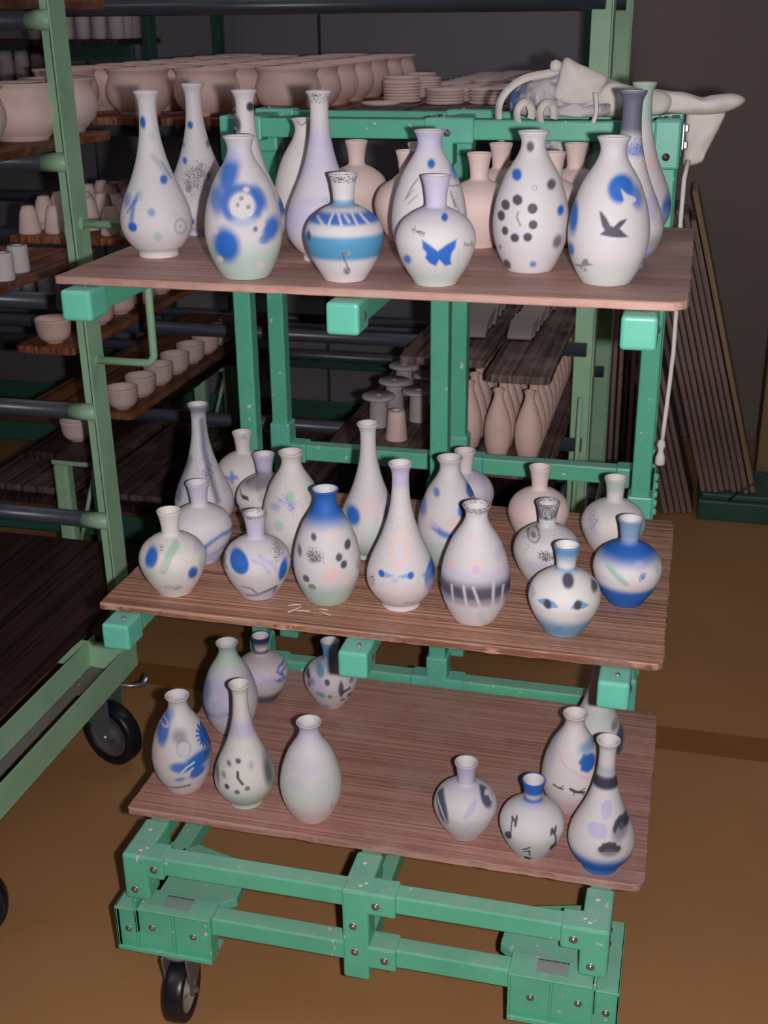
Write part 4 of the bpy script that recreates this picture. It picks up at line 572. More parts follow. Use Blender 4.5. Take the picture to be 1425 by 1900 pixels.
def angles(hi, fine=False):
    nf, nb = (290, 24) if fine else (116, 20) if hi else (72, 16)
    a = np.linspace(-PI*.56, PI*.56, nf, endpoint=False); b = np.linspace(PI*.56, 2*PI-PI*.56, nb, endpoint=False)
    return np.concatenate([a, b])

def ss(x): x = np.clip(x, 0, 1); return x*x*(3-2*x)
def seg_d(X, Y, a, b):
    ax, ay = a; bx, by = b; dx, dy = bx-ax, by-ay; l = dx*dx+dy*dy+1e-9
    t = np.clip(((X-ax)*dx+(Y-ay)*dy)/l, 0, 1); return np.hypot(X-ax-t*dx, Y-ay-t*dy)
def poly_d(X, Y, pts):
    d = np.full(X.shape, 1e9); ins = np.zeros(X.shape, bool); n = len(pts)
    for i in range(n):
        a, b = pts[i], pts[(i+1) % n]; d = np.minimum(d, seg_d(X, Y, a, b))
        c = ((a[1] > Y) != (b[1] > Y)) & (X < (b[0]-a[0])*(Y-a[1])/((b[1]-a[1]) or 1e-9)+a[0]); ins ^= c
    return np.where(ins, -d, d)

GRID = {}
random.seed(11)
for idx, (t, x, y, z, fa, shelf, notch, label, base, marks) in enumerate(VASES):
    hi = len(marks) >= 3
    h, r, i0, i1 = vase_grid(t, hi, len(marks) > 17 and t == 'C'); th = angles(hi, len(marks) > 17 and t == 'C'); nr, na = len(h), len(th)
    T, Hh = np.meshgrid(th, h); R = np.repeat(r[:, None], na, 1)
    wob = 1 + .006*np.sin(T*2 + idx) * (Hh > .01)
    X = R*np.sin(T)*wob; D = R*np.cos(T)*wob
    HH = Hh.copy()
    if notch:
        a = np.abs(((T+.28+PI) % (2*PI))-PI); cut = np.clip(1-a/.55, 0, 1)**.6*.010
        top = VH[t]; HH = np.minimum(HH, top-cut+.0*HH)
    ca, sa = math.cos(fa), math.sin(fa)
    # local: facing direction (sin fa, -cos fa), right (cos fa, sin fa)
    px = X*ca + D*sa; py = X*sa - D*ca
    co = np.stack([px, py, HH], -1).reshape(-1, 3).astype(np.float32)
    i = np.arange(nr-1)[:, None]*na; j = np.arange(na)[None, :]; j2 = (j+1) % na
    quads = np.stack([i+j, i+j2, i+na+j2, i+na+j], -1).reshape(-1, 4)
    me = bpy.data.meshes.new('vase'); nv = len(co); nf = len(quads)
    me.vertices.add(nv); me.vertices.foreach_set('co', co.ravel())
    me.loops.add(nf*4); me.polygons.add(nf)
    me.loops.foreach_set('vertex_index', quads.ravel().astype(np.int32))
    me.polygons.foreach_set('loop_start', np.arange(0, nf*4, 4, dtype=np.int32))
    me.polygons.foreach_set('use_smooth', np.ones(nf, bool))
    me.update(calc_edges=True)
    # paint
    U = (X*1000); V = Hh*1000; front = ss((np.cos(T)+.12)/.25)
    outer = np.zeros((nr, na)); outer[:i1+1] = 1
    wall = np.zeros((nr, na)); wall[:i1+3] = 1
    col = np.ones((nr, na, 3))*np.array(s2l(base)); spc = np.zeros((nr, na, 4)); spc[..., :3] = s2l(PAL['K'])
    for m in marks:
        k = m[0]; a = None
        if k == 'e':
            _, u, v, ru, rv, rot, c, so, al = m; q = math.radians(rot); dx, dy = U-u, V-v
            xx = dx*math.cos(q)+dy*-math.sin(q); yy = dx*math.sin(q)+dy*math.cos(q)
            d = (np.hypot(xx/ru, yy/rv)-1)*min(ru, rv); a = ss(.5-d/max(so, .5))*al*front*outer
        elif k == 'r':
            _, u, v, ru, rv, wd, c, so, al = m
            d = np.abs((np.hypot((U-u)/ru, (V-v)/rv)-1)*min(ru, rv))-wd/2; a = ss(.5-d/max(so, .5))*al*front*outer
        elif k == 'p':
            _, pts, c, so, al = m; a = ss(.5-poly_d(U, V, pts)/max(so, .5))*al*front*outer
        elif k == 'l':
            _, pts, wd, c, so, al = m; d = np.full(U.shape, 1e9)
            for p, q in zip(pts, pts[1:]): d = np.minimum(d, seg_d(U, V, p, q))
            a = ss(.5-(d-wd/2)/max(so, .25))*al*front*outer
        elif k == 'b':
            _, lo, hi_, c, so, al = m; a = ss(.5+(V-lo)/so)*ss(.5+(hi_-V)/so)*al
            a = a*(outer if lo > -1 or True else 1)
            if hi_ > VH[t]*1000: a = np.where(wall > 0, a, ss(1-(VH[t]*1000-V)/10)*al*.9)
        elif k == 's':
            _, u, v, ru, rv, c, dn = m; q = np.hypot((U-u)/ru, (V-v)/rv); w_ = ss(1.35-q)*dn*front*outer
            spc[..., :3] = np.where((w_ > spc[..., 3])[..., None], np.array(s2l(PAL[c])), spc[..., :3]); spc[..., 3] = np.maximum(spc[..., 3], w_)
            continue
        elif k == 'sb':
            _, lo, hi_, c, dn = m; w_ = ss(.5+(V-lo)/5)*ss(.5+(hi_-V)/5)*dn*wall
            spc[..., :3] = np.where((w_ > spc[..., 3])[..., None], np.array(s2l(PAL[c])), spc[..., :3]); spc[..., 3] = np.maximum(spc[..., 3], w_)
            continue
        col = col*(1-a[..., None]) + np.array(s2l(PAL[c]))*a[..., None]
    # bare clay blush on the rim
    rimw = np.clip(1-np.abs(Hh-VH[t])/.003, 0, 1)[..., None]*.25
    has = any(m[0] == 'b' and m[2] > VH[t]*1000 and m[5] > .9 for m in marks)
    if not has: col = col*(1-rimw)+np.array(s2l((226, 205, 196)))*rimw
    ca_ = me.color_attributes.new('paint', 'FLOAT_COLOR', 'POINT')
    ca_.data.foreach_set('color', np.concatenate([col, np.ones((nr, na, 1))], -1).astype(np.float32).ravel())
    cs_ = me.color_attributes.new('speck', 'FLOAT_COLOR', 'POINT')
    cs_.data.foreach_set('color', spc.astype(np.float32).ravel())
    me.materials.append(VM)
    o = bpy.data.objects.new('vase', me); COL.objects.link(o); o.location = (x, y, z)
    tag(o, label, 'vase', {1: 'vases on the top board', 2: 'vases on the middle board', 3: 'vases on the bottom board'}[shelf])
    # flip check: outward normals
    if idx == 0:
        flip = me.polygons[nf//3].normal.dot(Vector(co[quads[nf//3][0]]).xy.to_3d()) < 0
    if flip: me.flip_normals()
# ---------------------------------------------------------------- racks of sage green steel
PZ = [1.711, 1.442, 1.154, .91, .65]
def rack(name, label, xs, y0, y1, levels, top, mat, endmat=None, sleeves=True, lean=0):
    endmat = endmat or mat
    r = empty(name, ((xs[0]+xs[-1])/2, (y0+y1)/2, 0), label, 'rack')
    def part(n, mb, m=mat):
        return link(n, mb.mesh(), m, r)
    for i, x in enumerate(xs):
        s = 1 if i > 0 else -1                # flange on the outer side
        for y in (y0, y1-.065):
            mb = MB()
            fx = sorted((x, x-s*.004)); px = sorted((x-s*.002, x-s*.056))
            mb.box(fx[0], fx[1], y, y+.065, .262, top, .001)
            mb.box(px[0], px[1], y+.061, y+.065, .262, top, .001)
            for v in mb.bm.verts: v.co.x -= lean*max(0, v.co.z-.3)
            part('post', mb)
    for z in levels:
        for y in (y0+.035, y1-.03):
            p = part('crossbar', MB().tube([(xs[0]+.08, y, z), (xs[-1]-(.082 if sleeves else .022), y, z)], .0185, 20), PIPE)
            if not sleeves: continue
            for x, s in ((xs[0], 1), (xs[-1], -1)):
                me = MB().tube([(x+s*.004-lean*(z-.3), y, z), (x+s*.083, y, z)], .0195, 20).mesh(); sub('sleeve', me, mat, p, r)
    for x, s in ((xs[0], 1), (xs[-1], -1)):
        mb = MB(); a = sorted((x, x+s*.004)); c = sorted((x, x+s*.04))
        mb.box(a[0], a[1], y0, y1, .262, .335, .001).box(*sorted((x, x+s*.010)), y0, y1, .262, .265, .001)
        part('base_side', mb)
        c = sorted((x+s*.085, x+s*.12))
        part('inner_rail', MB().box(*sorted((x+s*.105, x+s*.109)), y0+.005, y1-.005, .268, .334, .001), mat)
        part('grey_angle', MB().box(*sorted((x+s*.078, x+s*.108)), y0+.005, y1-.005, .2632, .2665), GREYSPK)
        for y in (y0+.09, y1-.09):
            cc = sorted((x+s*.006, x+s*.135))
            pl = part('caster_plate', MB().box(cc[0], cc[1], y-.06, y+.06, .252, .2615, .001), GREYSPK)
            for dx in (.025, .105):
                for dy in (-.042, .042):
                    me = MB().lathe([(0, .007), (.009, .007), (.0095, 0)], 6, (x+s*dx, y+dy, .2615), smooth=False).mesh(); sub('bolt', me, STEEL, pl, r)
    for y in (y0, y1-.04):
        part('base_end', MB().box(xs[0]+.005, xs[-1]-.005, y, y+.004, .262, .335, .001).box(xs[0]+.005, xs[-1]-.005, y, y+.04, .262, .266, .001), endmat)
    return r
def rcast(r, x, y, ang):
    caster(r, x, y, .252, .083, .042, ang, paint('dull_fork', (92, 98, 100), .4, .2), HUBD, 1)

lr = rack('steel_rack', 'tall sage green steel rack on casters, cropped at the left edge of the photo', [-1.36, -.36], .03, .77, PZ, 1.95, SAGE, lean=.0115)
rcast(lr, -.43, .735, math.radians(-108)); rcast(lr, -.435, .09, math.radians(-60))
rcast(lr, -1.28, .68, 0); rcast(lr, -1.28, .12, .4)
# brake pedal behind the visible wheel
link('brake_pedal', MB().tube([(-.44, .775, .182), (-.425, .80, .178), (-.405, .815, .172), (-.378, .82, .178), (-.366, .825, .200)], .006, 10, radii=[.006, .006, .006, .008, .009]).mesh(), STEEL, lr)
def handle(zt, zb, nm='bent_handle'):
    X0 = -.360-.0115*(zt-.3); X1 = -.236; y = .74; n = 6; r = .02; pts = [(X0, y, zt)]
    for k in range(n+1): a = PI/2 - k*PI/2/n; pts.append((X1-r+r*math.cos(a), y, zt-r+r*math.sin(a)))
    for k in range(n+1): a = -k*PI/2/n; pts.append((X1-r+r*math.cos(a), y, zb+r+r*math.sin(a)))
    pts.append((X0, y, zb))
    h = link(nm, MB().tube(pts, .0085, 14).mesh(), SAGE, lr)
    for z in (zt, zb):
        sub('weld', MB().lathe([(0, .007), (.006, .006), (.012, .002), (.016, -.001)], 12, (X0, y, z), Matrix.Rotation(PI/2, 3, 'Y')).mesh(), SAGE, h, lr)
handle(1.320, 1.030)

br = rack('steel_rack', 'wide sage green steel rack behind the mint trolley, loaded with unglazed ware', [-1.95, .637], 1.47, 2.27, [1.74]+PZ[1:], 1.85, SAGE, SAGED, False)  # base ends take the dark sage: shade put into their colour
for a, b_, c in ((.56, 1.56, .3), (.56, 2.18, 1), (-1.87, 1.56, 0), (-1.87, 2.18, .5)): rcast(br, a, b_, c)
link('support_rod', MB().tube([(.607, 1.44, .42), (.612, 1.44, .80)], .0065, 8).mesh(), SAGE, br)
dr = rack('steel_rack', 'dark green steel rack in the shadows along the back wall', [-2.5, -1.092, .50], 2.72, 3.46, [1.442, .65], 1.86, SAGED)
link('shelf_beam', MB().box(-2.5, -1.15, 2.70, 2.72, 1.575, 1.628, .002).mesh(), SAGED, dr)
for a, b_, c in ((.41, 2.81, .3), (.41, 3.36, 1), (-2.4, 2.81, 0), (-2.4, 3.36, .5)): rcast(dr, a, b_, c)

# low trestle under the lowest bowl board
tr = empty('low_trestle', (-.80, 1.9, 0), 'low green trestle under the lowest bowl board, left behind the sage rack', 'trestle')
for y in (1.29, 2.30):
    for x in (-.815, -.70):
        link('leg', MB().box(x-.022, x+.022, y, y+.04, 0, .555, .008).mesh(), SAGE, tr)
    link('top_bar', MB().box(-.84, -.675, y, y+.04, .555, .581, .004).mesh(), SAGE, tr)
    link('brace', MB().tube([(-.79, y+.02, .30), (-.715, y+.02, .55)], .006, 8).mesh(), SAGE, tr)

# ---------------------------------------------------------------- boards on the racks
plank(-.72, -.43, -.30, 1.03, 1.4805, WOODR, 'split brown board under the large bowls at the left edge, second from the top', 'rack_board', .019, jit=.004, seed=7, step=.03)
plank(-.72, -.43, -.30, 1.06, 1.7495, WOODR, 'brown board at the top left corner of the photo, under shallow dishes', 'rack_board', .019, jit=.001, seed=8)
plank(-.95, -.552, -.30, 1.135, 1.1935, WOODR, 'brown board under two small white cylinders, left edge below the large bowls', 'rack_board', .020, jit=.004, seed=9, step=.03)
plank(-1.30, -.484, -.22, 1.24, .3560, WOODD, 'dark stained sheet lying on the base of the left rack', 'rack_board', .020, jit=.003, seed=10, step=.03)
bi = 0
for (x0, x1, ztop, ya, yb, m, lab) in [
    (-.852, -.672, 1.4805, 1.36, 2.84, WOODR, 'brown board under the leftmost row of large bowls on the back rack'),
    (-.662, -.482, 1.4805, 1.38, 2.84, WOODR, 'brown board under the second row of large bowls on the back rack'),
    (-.472, -.292, 1.4805, 1.38, 2.84, WOODR, 'brown board under the third row of large bowls on the back rack'),
    (-.280, -.092, 1.4805, 1.42, 2.84, WOODR, 'brown board under the fourth row of large bowls on the back rack'),
    (-.086, .070, 1.4805, 1.45, 2.50, WOODG, 'grey board under the tall plate stacks on the back rack'),
    (.09, .34, 1.4805, 1.45, 2.50, WOODG, 'grey board under the rows of plate stacks on the back rack'),
    (-.05, .34, 1.4805, 2.55, 3.54, WOODG, 'grey sheet carrying the far rows of plates on the rear rack'),
    (-.88, -.665, 1.1930, 1.28, 2.40, WOODR, 'brown board under the left rows of upturned cups'),
    (-.65, -.44, 1.1930, 1.28, 2.40, WOODR, 'brown board under the right rows of upturned cups'),
    (-.79, -.625, .9490, 1.10, 2.40, WOODR, 'brown board under a row of ringed bowls behind the bent handle'),
    (-.965, -.625, .6890, 1.385, 2.60, WOODR, 'wide brown board with ringed bowls along its right edge'),
    (-.895, -.70, .6010, 1.26, 2.42, WOODD, 'dark red board on the low trestle under a single bowl'),
    (.19, .400, .9490, 1.20, 2.40, WOODG, 'dark board under wide tile stacks, left of the narrow tile row'),
    (.420, .570, .9490, 1.09, 2.40, WOODG, 'dark board under the narrow row of tiles, nearest above the slim bottles'),
    (.300, .570, .6890, 1.16, 2.40, WOODG, 'dark board under the slim bottles on the back rack'),
    (-.02, .24, .6890, 1.22, 2.42, WOODG, 'dark board under the clay cones and flanged pieces'),
    (-1.30, .50, .3560, 1.50, 2.26, WOODD, 'dark stained sheet on the base of the back rack')]:
    plank(x0, x1, ya, yb, ztop, m, lab, 'rack_board', .0190 if ztop > .65 else .0200, jit=.002, seed=20+bi, step=.04); bi += 1
for k in range(3):
    plank(-1.25+k*.36, -.93+k*.36, 1.54, 2.22, .3765, WOODG, ['left', 'middle', 'right'][k]+' one of three loose dark planks on the base of the back rack', 'loose_plank', .020, seed=50+k, step=.05)

# ---------------------------------------------------------------- unglazed ware
OD = ['first', 'second', 'third', 'fourth', 'fifth', 'sixth', 'seventh', 'eighth', 'ninth', 'tenth', 'eleventh', 'twelfth', 'thirteenth', 'fourteenth', 'fifteenth', 'sixteenth', 'seventeenth', 'eighteenth', 'nineteenth', 'twentieth']
OD += ['twenty-'+a for a in OD[:9]] + ['thirtieth']
def proto(prof, n, name='p'):
    return MB().lathe(prof, n).mesh(name)
def copies(name, me, mat, spots, label, cat, group, tilt=0):
    if not me.materials: me.materials.append(mat)
    out = []
    for i, s in enumerate(spots):
        o = bpy.data.objects.new(name, me); COL.objects.link(o); o.location = s[:3]
        o.rotation_euler = (random.uniform(-tilt, tilt), random.uniform(-tilt, tilt), random.uniform(0, 6.28))
        tag(o, label if isinstance(label, str) else label(i), cat, group); out.append(o)
    return out
BOWL = [(.001, .004), (.044, .004), (.046, 0), (.052, 0), (.053, .006), (.062, .013), (.077, .030), (.0845, .050), (.0835, .068), (.0775, .086), (.0745, .097), (.0775, .106), (.0825, .110), (.083, .1125), (.080, .1135), (.0745, .108), (.0715, .097), (.0745, .085), (.080, .068), (.081, .050), (.073, .032), (.055, .014), (.001, .010)]
bowl = proto(BOWL, 48)
LB = ['large pale bowl nearest the left edge, half cut off by the photo', 'large pale bowl behind the left part of the sage post, second from the left edge', 'large pale bowl right of the sage post on the split brown board']
copies('bowl', bowl, BISQ, [(-.530, .600, 1.481), (-.508, .785, 1.481), (-.524, .975, 1.481)], lambda i: LB[i], 'bowl', 'large bowls on the left rack')
sp = []
for ci, (x, y0) in enumerate(((-.765, 1.46), (-.573, 1.49), (-.378, 1.485), (-.186, 1.56))):
    for k in range(12):
        y = y0 + k*.182
        if y > 2.76: break
        sp.append((x+random.uniform(-.003, .003), y, 1.481, ci, k))
bw2 = bowl.copy(); bw2.materials.clear()
front = {0: 'leftmost of the large bowls in the front row of the back rack', 12: ''}
def lab_b(i):
    x, y, _, ci, k = sp[i]
    if y < 1.6:
        return ['front bowl of the back rack nearest the sage post, mostly hidden by it', 'front bowl of the back rack, just right of the left rack', 'front bowl of the back rack, behind the necks of two tall vases', 'front bowl of the back rack, above the left joint of the trolley'][ci]
    return 'large pale bowl, %s from the front in the %s receding row' % (OD[k], OD[ci])
copies('bowl', bw2, BISQR, sp, lab_b, 'bowl', 'large bowls on the back rack')
# plates in stacks
PLATE = [(.001, .002), (.040, .002), (.042, 0), (.050, .001), (.0545, .005), (.055, .0085), (.053, .0092), (.047, .0055), (.001, .005)]
plate = proto(PLATE, 28); ps = []
for x, y, n in ((.002, 2.03, 7), (-.028, 1.90, 1), (-.028, 2.15, 8), (.012, 2.27, 7), (-.028, 2.39, 8)):
    for k in range(n): ps.append((x+random.uniform(-.001, .001), y+random.uniform(-.001, .001), 1.481+k*.0082, k, (x, y)))
ST = {(.002, 2.03): 'front tall stack', (-.028, 1.90): 'spot before the tall stacks', (-.028, 2.15): 'second tall stack', (.012, 2.27): 'third tall stack', (-.028, 2.39): 'rearmost tall stack'}
copies('plate', plate, BISQ, ps, lambda i: 'small pink plate, %s from the bottom in the %s' % (OD[ps[i][3]], ST[ps[i][4]]), 'plate', 'plates in the tall stacks')
plate2 = plate.copy(); plate2.materials.clear(); ps = []
for ci, x in enumerate((.145, .265)):
    for k in range(14):
        y = 1.96+k*.118 + ci*.02
        if y+.06 > 2.49 and y-.06 < 2.56: continue
        if y > 3.46: break
        for q in range(5 if k < 1 else 4): ps.append((x+random.uniform(-.002, .002), y, 1.481+q*.0082, q, k, 'left' if ci == 0 else 'right'))
for k in range(8):
    y = 2.62+k*.118
    for q in range(3): ps.append((.03, y, 1.481+q*.0082, q, k, 'shaded far'))
copies('plate', plate2, BISQ, ps, lambda i: 'small pale plate, %s from the bottom in the %s stack of the %s row' % (OD[ps[i][3]], OD[ps[i][4]], ps[i][5]), 'plate', 'plates in the low rows')
# upturned cups, two by two
CUP = [(.001, .068), (.013, .068), (.0145, .070), (.016, .0695), (.017, .064), (.021, .058), (.0245, .040), (.0275, .020), (.029, .006), (.029, 0), (.027, 0), (.025, .02), (.015, .058), (.001, .062)]
cup = proto(CUP, 24); cs = []
for ci, x in enumerate((-.835, -.770, -.705, -.61, -.545, -.48)):
    for k in range(7):
        y = 1.32+k*.085+(ci % 2)*.02
        for q in range(2 if (k*7+ci*3) % 3 else 1): cs.append((x, y, 1.1935+q*.014, q, k, ci))
copies('cup', cup, BISQ, cs, lambda i: '%s upturned cup, %s from the front in the %s row from the left' % ('upper' if cs[i][3] else 'lower', OD[cs[i][4]], OD[cs[i][5]]), 'cup', 'upturned cups on the back rack')
# ringed bowls
RB_ = [(.001, .003), (.018, .003), (.019, 0), (.023, 0), (.0235, .004), (.031, .007), (.038, .014), (.0395, .018), (.041, .020), (.0418, .026), (.0428, .028), (.0430, .034), (.0440, .036), (.0440, .043), (.0452, .045), (.045, .054), (.0462, .056), (.0458, .062), (.043, .062), (.041, .045), (.035, .016), (.001, .008)]
rb = proto(RB_, 32)
RL = ['ringed pink bowl at the front of its board, left of the sage post', 'ringed pink bowl under the left corner of the top board of the trolley']
copies('bowl', rb, BISQR, [(-.705, 1.155, .9495)] + [(-.685, 1.36+k*.135, .9495) for k in range(7)], lambda i: RL[i] if i < 2 else 'ringed pink bowl, %s from the front under the left corner of the top board' % OD[i], 'bowl', 'ringed bowls on the upper board')
rb2 = rb.copy(); rb2.materials.clear()
copies('bowl', rb2, BISQ, [(-.675, 1.435+k*.125, .6895) for k in range(9)], lambda i: 'ringed bowl at the front of the receding row right of the sage post' if i == 0 else 'ringed bowl, %s from the front in the receding row right of the sage post' % OD[i], 'bowl', 'ringed bowls on the lower board')
rb3 = rb.copy(); rb3.materials.clear()
copies('bowl', rb3, BISQ, [(-.80, 1.385, .6015)], 'single ringed bowl on the dark red board behind the sage post', 'bowl', None)
# small cylinders
CYL = [(.001, .006), (.0195, .006), (.0205, 0), (.022, 0), (.0225, .003), (.0225, .056), (.0215, .0585), (.012, .0585), (.009, .056), (.009, .02), (.001, .02)]
cyl = proto(CYL, 28)
copies('candle_holder', cyl, WHITE, [(-.573, .748, 1.1940), (-.589, .838, 1.1940)], lambda i: ['small white cylinder at the very left edge on the brown board', 'small white cylinder, right one of two on the brown board at the left edge'][i], 'cylinder', 'small white cylinders on the left rack')
DISH = [(.001, .001), (.03, .001), (.034, 0), (.06, .006), (.090, .020), (.095, .0215), (.094, .023), (.088, .0215), (.05, .009), (.001, .006)]
copies('dish', proto(DISH, 40), WHITE, [(-.54, .48, 1.750), (-.53, .69, 1.750), (-.53, .92, 1.750)], lambda i: ['shallow white dish on the top brown board, at the left edge of the photo', 'shallow white dish on the top brown board, behind the sage post', 'shallow white dish at the far end of the top brown board'][i], 'dish', 'shallow dishes on the left rack')
# tall cylinders far left
TC = [(.001, .004), (.022, .004), (.0235, 0), (.025, .002), (.0275, .02), (.0285, .07), (.0275, .115), (.0255, .130), (.024, .130), (.025, .1), (.001, .02)]
plank(-2.3, -1.46, 2.62, 3.40, 1.480, WOODD, 'dark board under the tall pale tumblers at the top left', 'rack_board', .0190, seed=61, step=.06)
plank(-2.3, -1.16, 2.60, 2.98, 1.648, WOODD, 'dark board on the green beam at the top left', 'rack_board', .0190, seed=62, step=.06)
plank(-2.4, -1.5, 2.62, 3.40, .689, WOODD, 'dark board under the tall pale tumblers at the left edge, mid height', 'rack_board', .0190, seed=63, step=.06)
tcm = proto(TC, 24)
copies('tumbler', tcm, GREYP, [(-1.80+i*.068, 2.70+j*.07, 1.481) for i in range(5) for j in range(3)], lambda i: 'tall pale tumbler at top left, %s from left, %s from front' % (OD[i // 3], OD[i % 3]), 'tumbler', 'tall tumblers at the top left')
tc3 = tcm.copy(); tc3.materials.clear()
copies('tumbler', tc3, GREYP, [(-1.50+i*.064, 2.645+j*.07, 1.649) for i in range(6) for j in range(3)], lambda i: 'tall tumbler on the green beam, %s from left, %s from front' % (OD[i // 3], OD[i % 3]), 'tumbler', 'tall tumblers on the green beam')
tc2 = tcm.copy(); tc2.materials.clear()
copies('tumbler', tc2, GREYP, [(-2.02+i*.068, 2.70+j*.07, .690) for i in range(7) for j in range(3)], lambda i: 'tall tumbler at mid height, %s from left, %s from front' % (OD[i // 3], OD[i % 3]), 'tumbler', 'tall tumblers at mid height')
# cones and flanged pieces
copies('clay_cone', proto([(.001, .003), (.026, .003), (.028, 0), (.029, .003), (.0235, .066), (.022, .076), (.019, .079), (.010, .079), (.008, .072), (.001, .07)], 28), BISQ, [(.150, 1.335, .6895)], 'small clay cone at the front of the flanged pieces', 'cone', None)
FLG = [(.001, .003), (.024, .003), (.026, 0), (.0275, .003), (.0245, .070), (.028, .078), (.044, .081), (.0455, .084), (.043, .088), (.016, .084), (.009, .088), (.006, .085), (.001, .08)]
copies('flanged_piece', proto(FLG, 32), GREYP, [(.078, 1.43, .6895), (.172, 1.50, .6895), (.085, 1.58, .6895), (.165, 1.66, .6895), (.075, 1.74, .6895), (.16, 1.84, .6895), (.075, 1.92, .6895), (.17, 2.02, .6895), (.08, 2.12, .6895)], lambda i: 'clay piece with a broad flange, nearest and leftmost behind the clay cone' if i == 0 else ('clay piece with a broad flange directly right behind the clay cone' if i == 1 else 'clay piece with a broad flange, %s from the front behind the clay cone' % OD[i]), 'pottery', 'flanged clay pieces')
# slim bottles
SB = [(.001, .004), (.022, .004), (.024, 0), (.026, .002), (.0325, .030), (.0345, .058), (.0325, .085), (.026, .110), (.018, .132), (.0128, .148), (.0115, .158), (.0125, .164), (.0155, .168), (.0155, .171), (.0125, .171), (.010, .165), (.0095, .15), (.001, .14)]
bs = []
for ci, x in enumerate((.342, .425, .502)):
    for k in range(14): bs.append((x+k*.0, 1.275+k*.078+(ci == 0)*.05, .6895))
copies('slim_bottle', proto(SB, 28), BISQR, bs, lambda i: {14: 'slim pink bottle at the front, left one of the nearest pair', 28: 'slim pink bottle at the front, right one of the nearest pair'}.get(i, 'slim pink bottle, %s from the front in the %s row' % (OD[i % 14], ['left', 'middle', 'right'][i // 14])), 'bottle', 'slim bottles on the back rack')
# tiles leaning like fallen dominoes
def tile(w, d, t):
    m = MB().box(-w/2, w/2, -d/2, d/2, 0, t, .002).mesh(); return m
random.seed(5); t1 = tile(.062, .075, .011)
TM = paint('dusty_tile_clay', (150, 134, 132), .8, .1)
t1.materials.append(TM)
for k in range(30):
    o = bpy.data.objects.new('tile', t1); COL.objects.link(o); a = math.radians(20)
    o.location = (.452+random.uniform(-.003, .003)+k*.0012, 1.44+k*.0235, .9500+.0165); o.rotation_euler = (a, 0, random.uniform(-.04, .04))
    tag(o, 'narrow pale tile leaning in the narrow row, %s from the front' % OD[k], 'tile', 'tiles in the narrow row')
t2 = tile(.110, .085, .011); t2.materials.append(TM)
for k in range(28):
    o = bpy.data.objects.new('tile', t2); COL.objects.link(o); a = math.radians(20)
    o.location = (.310+random.uniform(-.004, .004), 1.44+k*.0245, .9500+.0185); o.rotation_euler = (a, 0, random.uniform(-.04, .04))
    tag(o, 'wide pale tile leaning behind the middle posts, %s from the front' % OD[k], 'tile', 'tiles in the wide row')

# ---------------------------------------------------------------- planks stored on end, machine base
WOODY = wood('pale_edged_plank', (190, 160, 120), (130, 104, 76), 'z', 46)
random.seed(9)
pk = [MB().box(-.0075, .0075, 0, .24, 0, 1.32, .002).mesh(), MB().box(-.006, .006, 0, .22, 0, 1.10, .002).mesh()]
for m in pk: m.materials.append(WOODV)
x = .545
for i in range(10):
    o = bpy.data.objects.new('stored_plank', pk[0]); COL.objects.link(o); o.location = (x, 2.62+random.uniform(-.03, .03)+.05, 0)
    o.rotation_euler = (0, math.radians(-.6), 0); x += .0215
    tag(o, 'dark plank standing upright, %s from the left in the bundle behind the right trolley post' % OD[i], 'plank', 'upright planks')
bse = empty('machine_bed', (1.25, 2.85, 0), 'dark green steel base on the floor at the right edge', 'plinth')
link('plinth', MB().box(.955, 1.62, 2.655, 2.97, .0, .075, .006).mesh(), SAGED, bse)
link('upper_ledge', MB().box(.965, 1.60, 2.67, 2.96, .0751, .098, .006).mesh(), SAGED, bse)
link('cable', MB().tube([(1.06, 2.655, .085), (1.10, 2.66, .12), (1.2, 2.68, .19), (1.4, 2.70, .27)], .004, 8).mesh(), RUBBER, bse)
LN = [(.846, 0, .96), (.868, 0, 1.04), (.890, 0, 1.02), (.912, 0, 1.06), (.934, 0, 1.00)] + [(.972+.0215*i, 1, 1.0+.06*((i*5) % 7)/7) for i in range(8)] + [(1.146, 1, 1.10)]
AL = math.radians(15.6)
for i, (x, on, L_) in enumerate(LN):
    last = i == len(LN)-1
    m = MB().box(-.0085, .0085, 0, .24, .0, L_, .002).mesh(); m.materials.append(WOODY if last else WOODV)
    o = bpy.data.objects.new('stored_plank', m); COL.objects.link(o); o.location = (x, 2.69+random.uniform(-.02, .02), (.0995 if on else .001)+.0024)
    o.rotation_euler = (0, -AL, 0)
    tag(o, 'rightmost leaning plank, the one with a pale edge' if last else 'dark plank leaning left, %s from the left in the stack by the green steel plinth' % OD[i], 'plank', 'leaning planks')

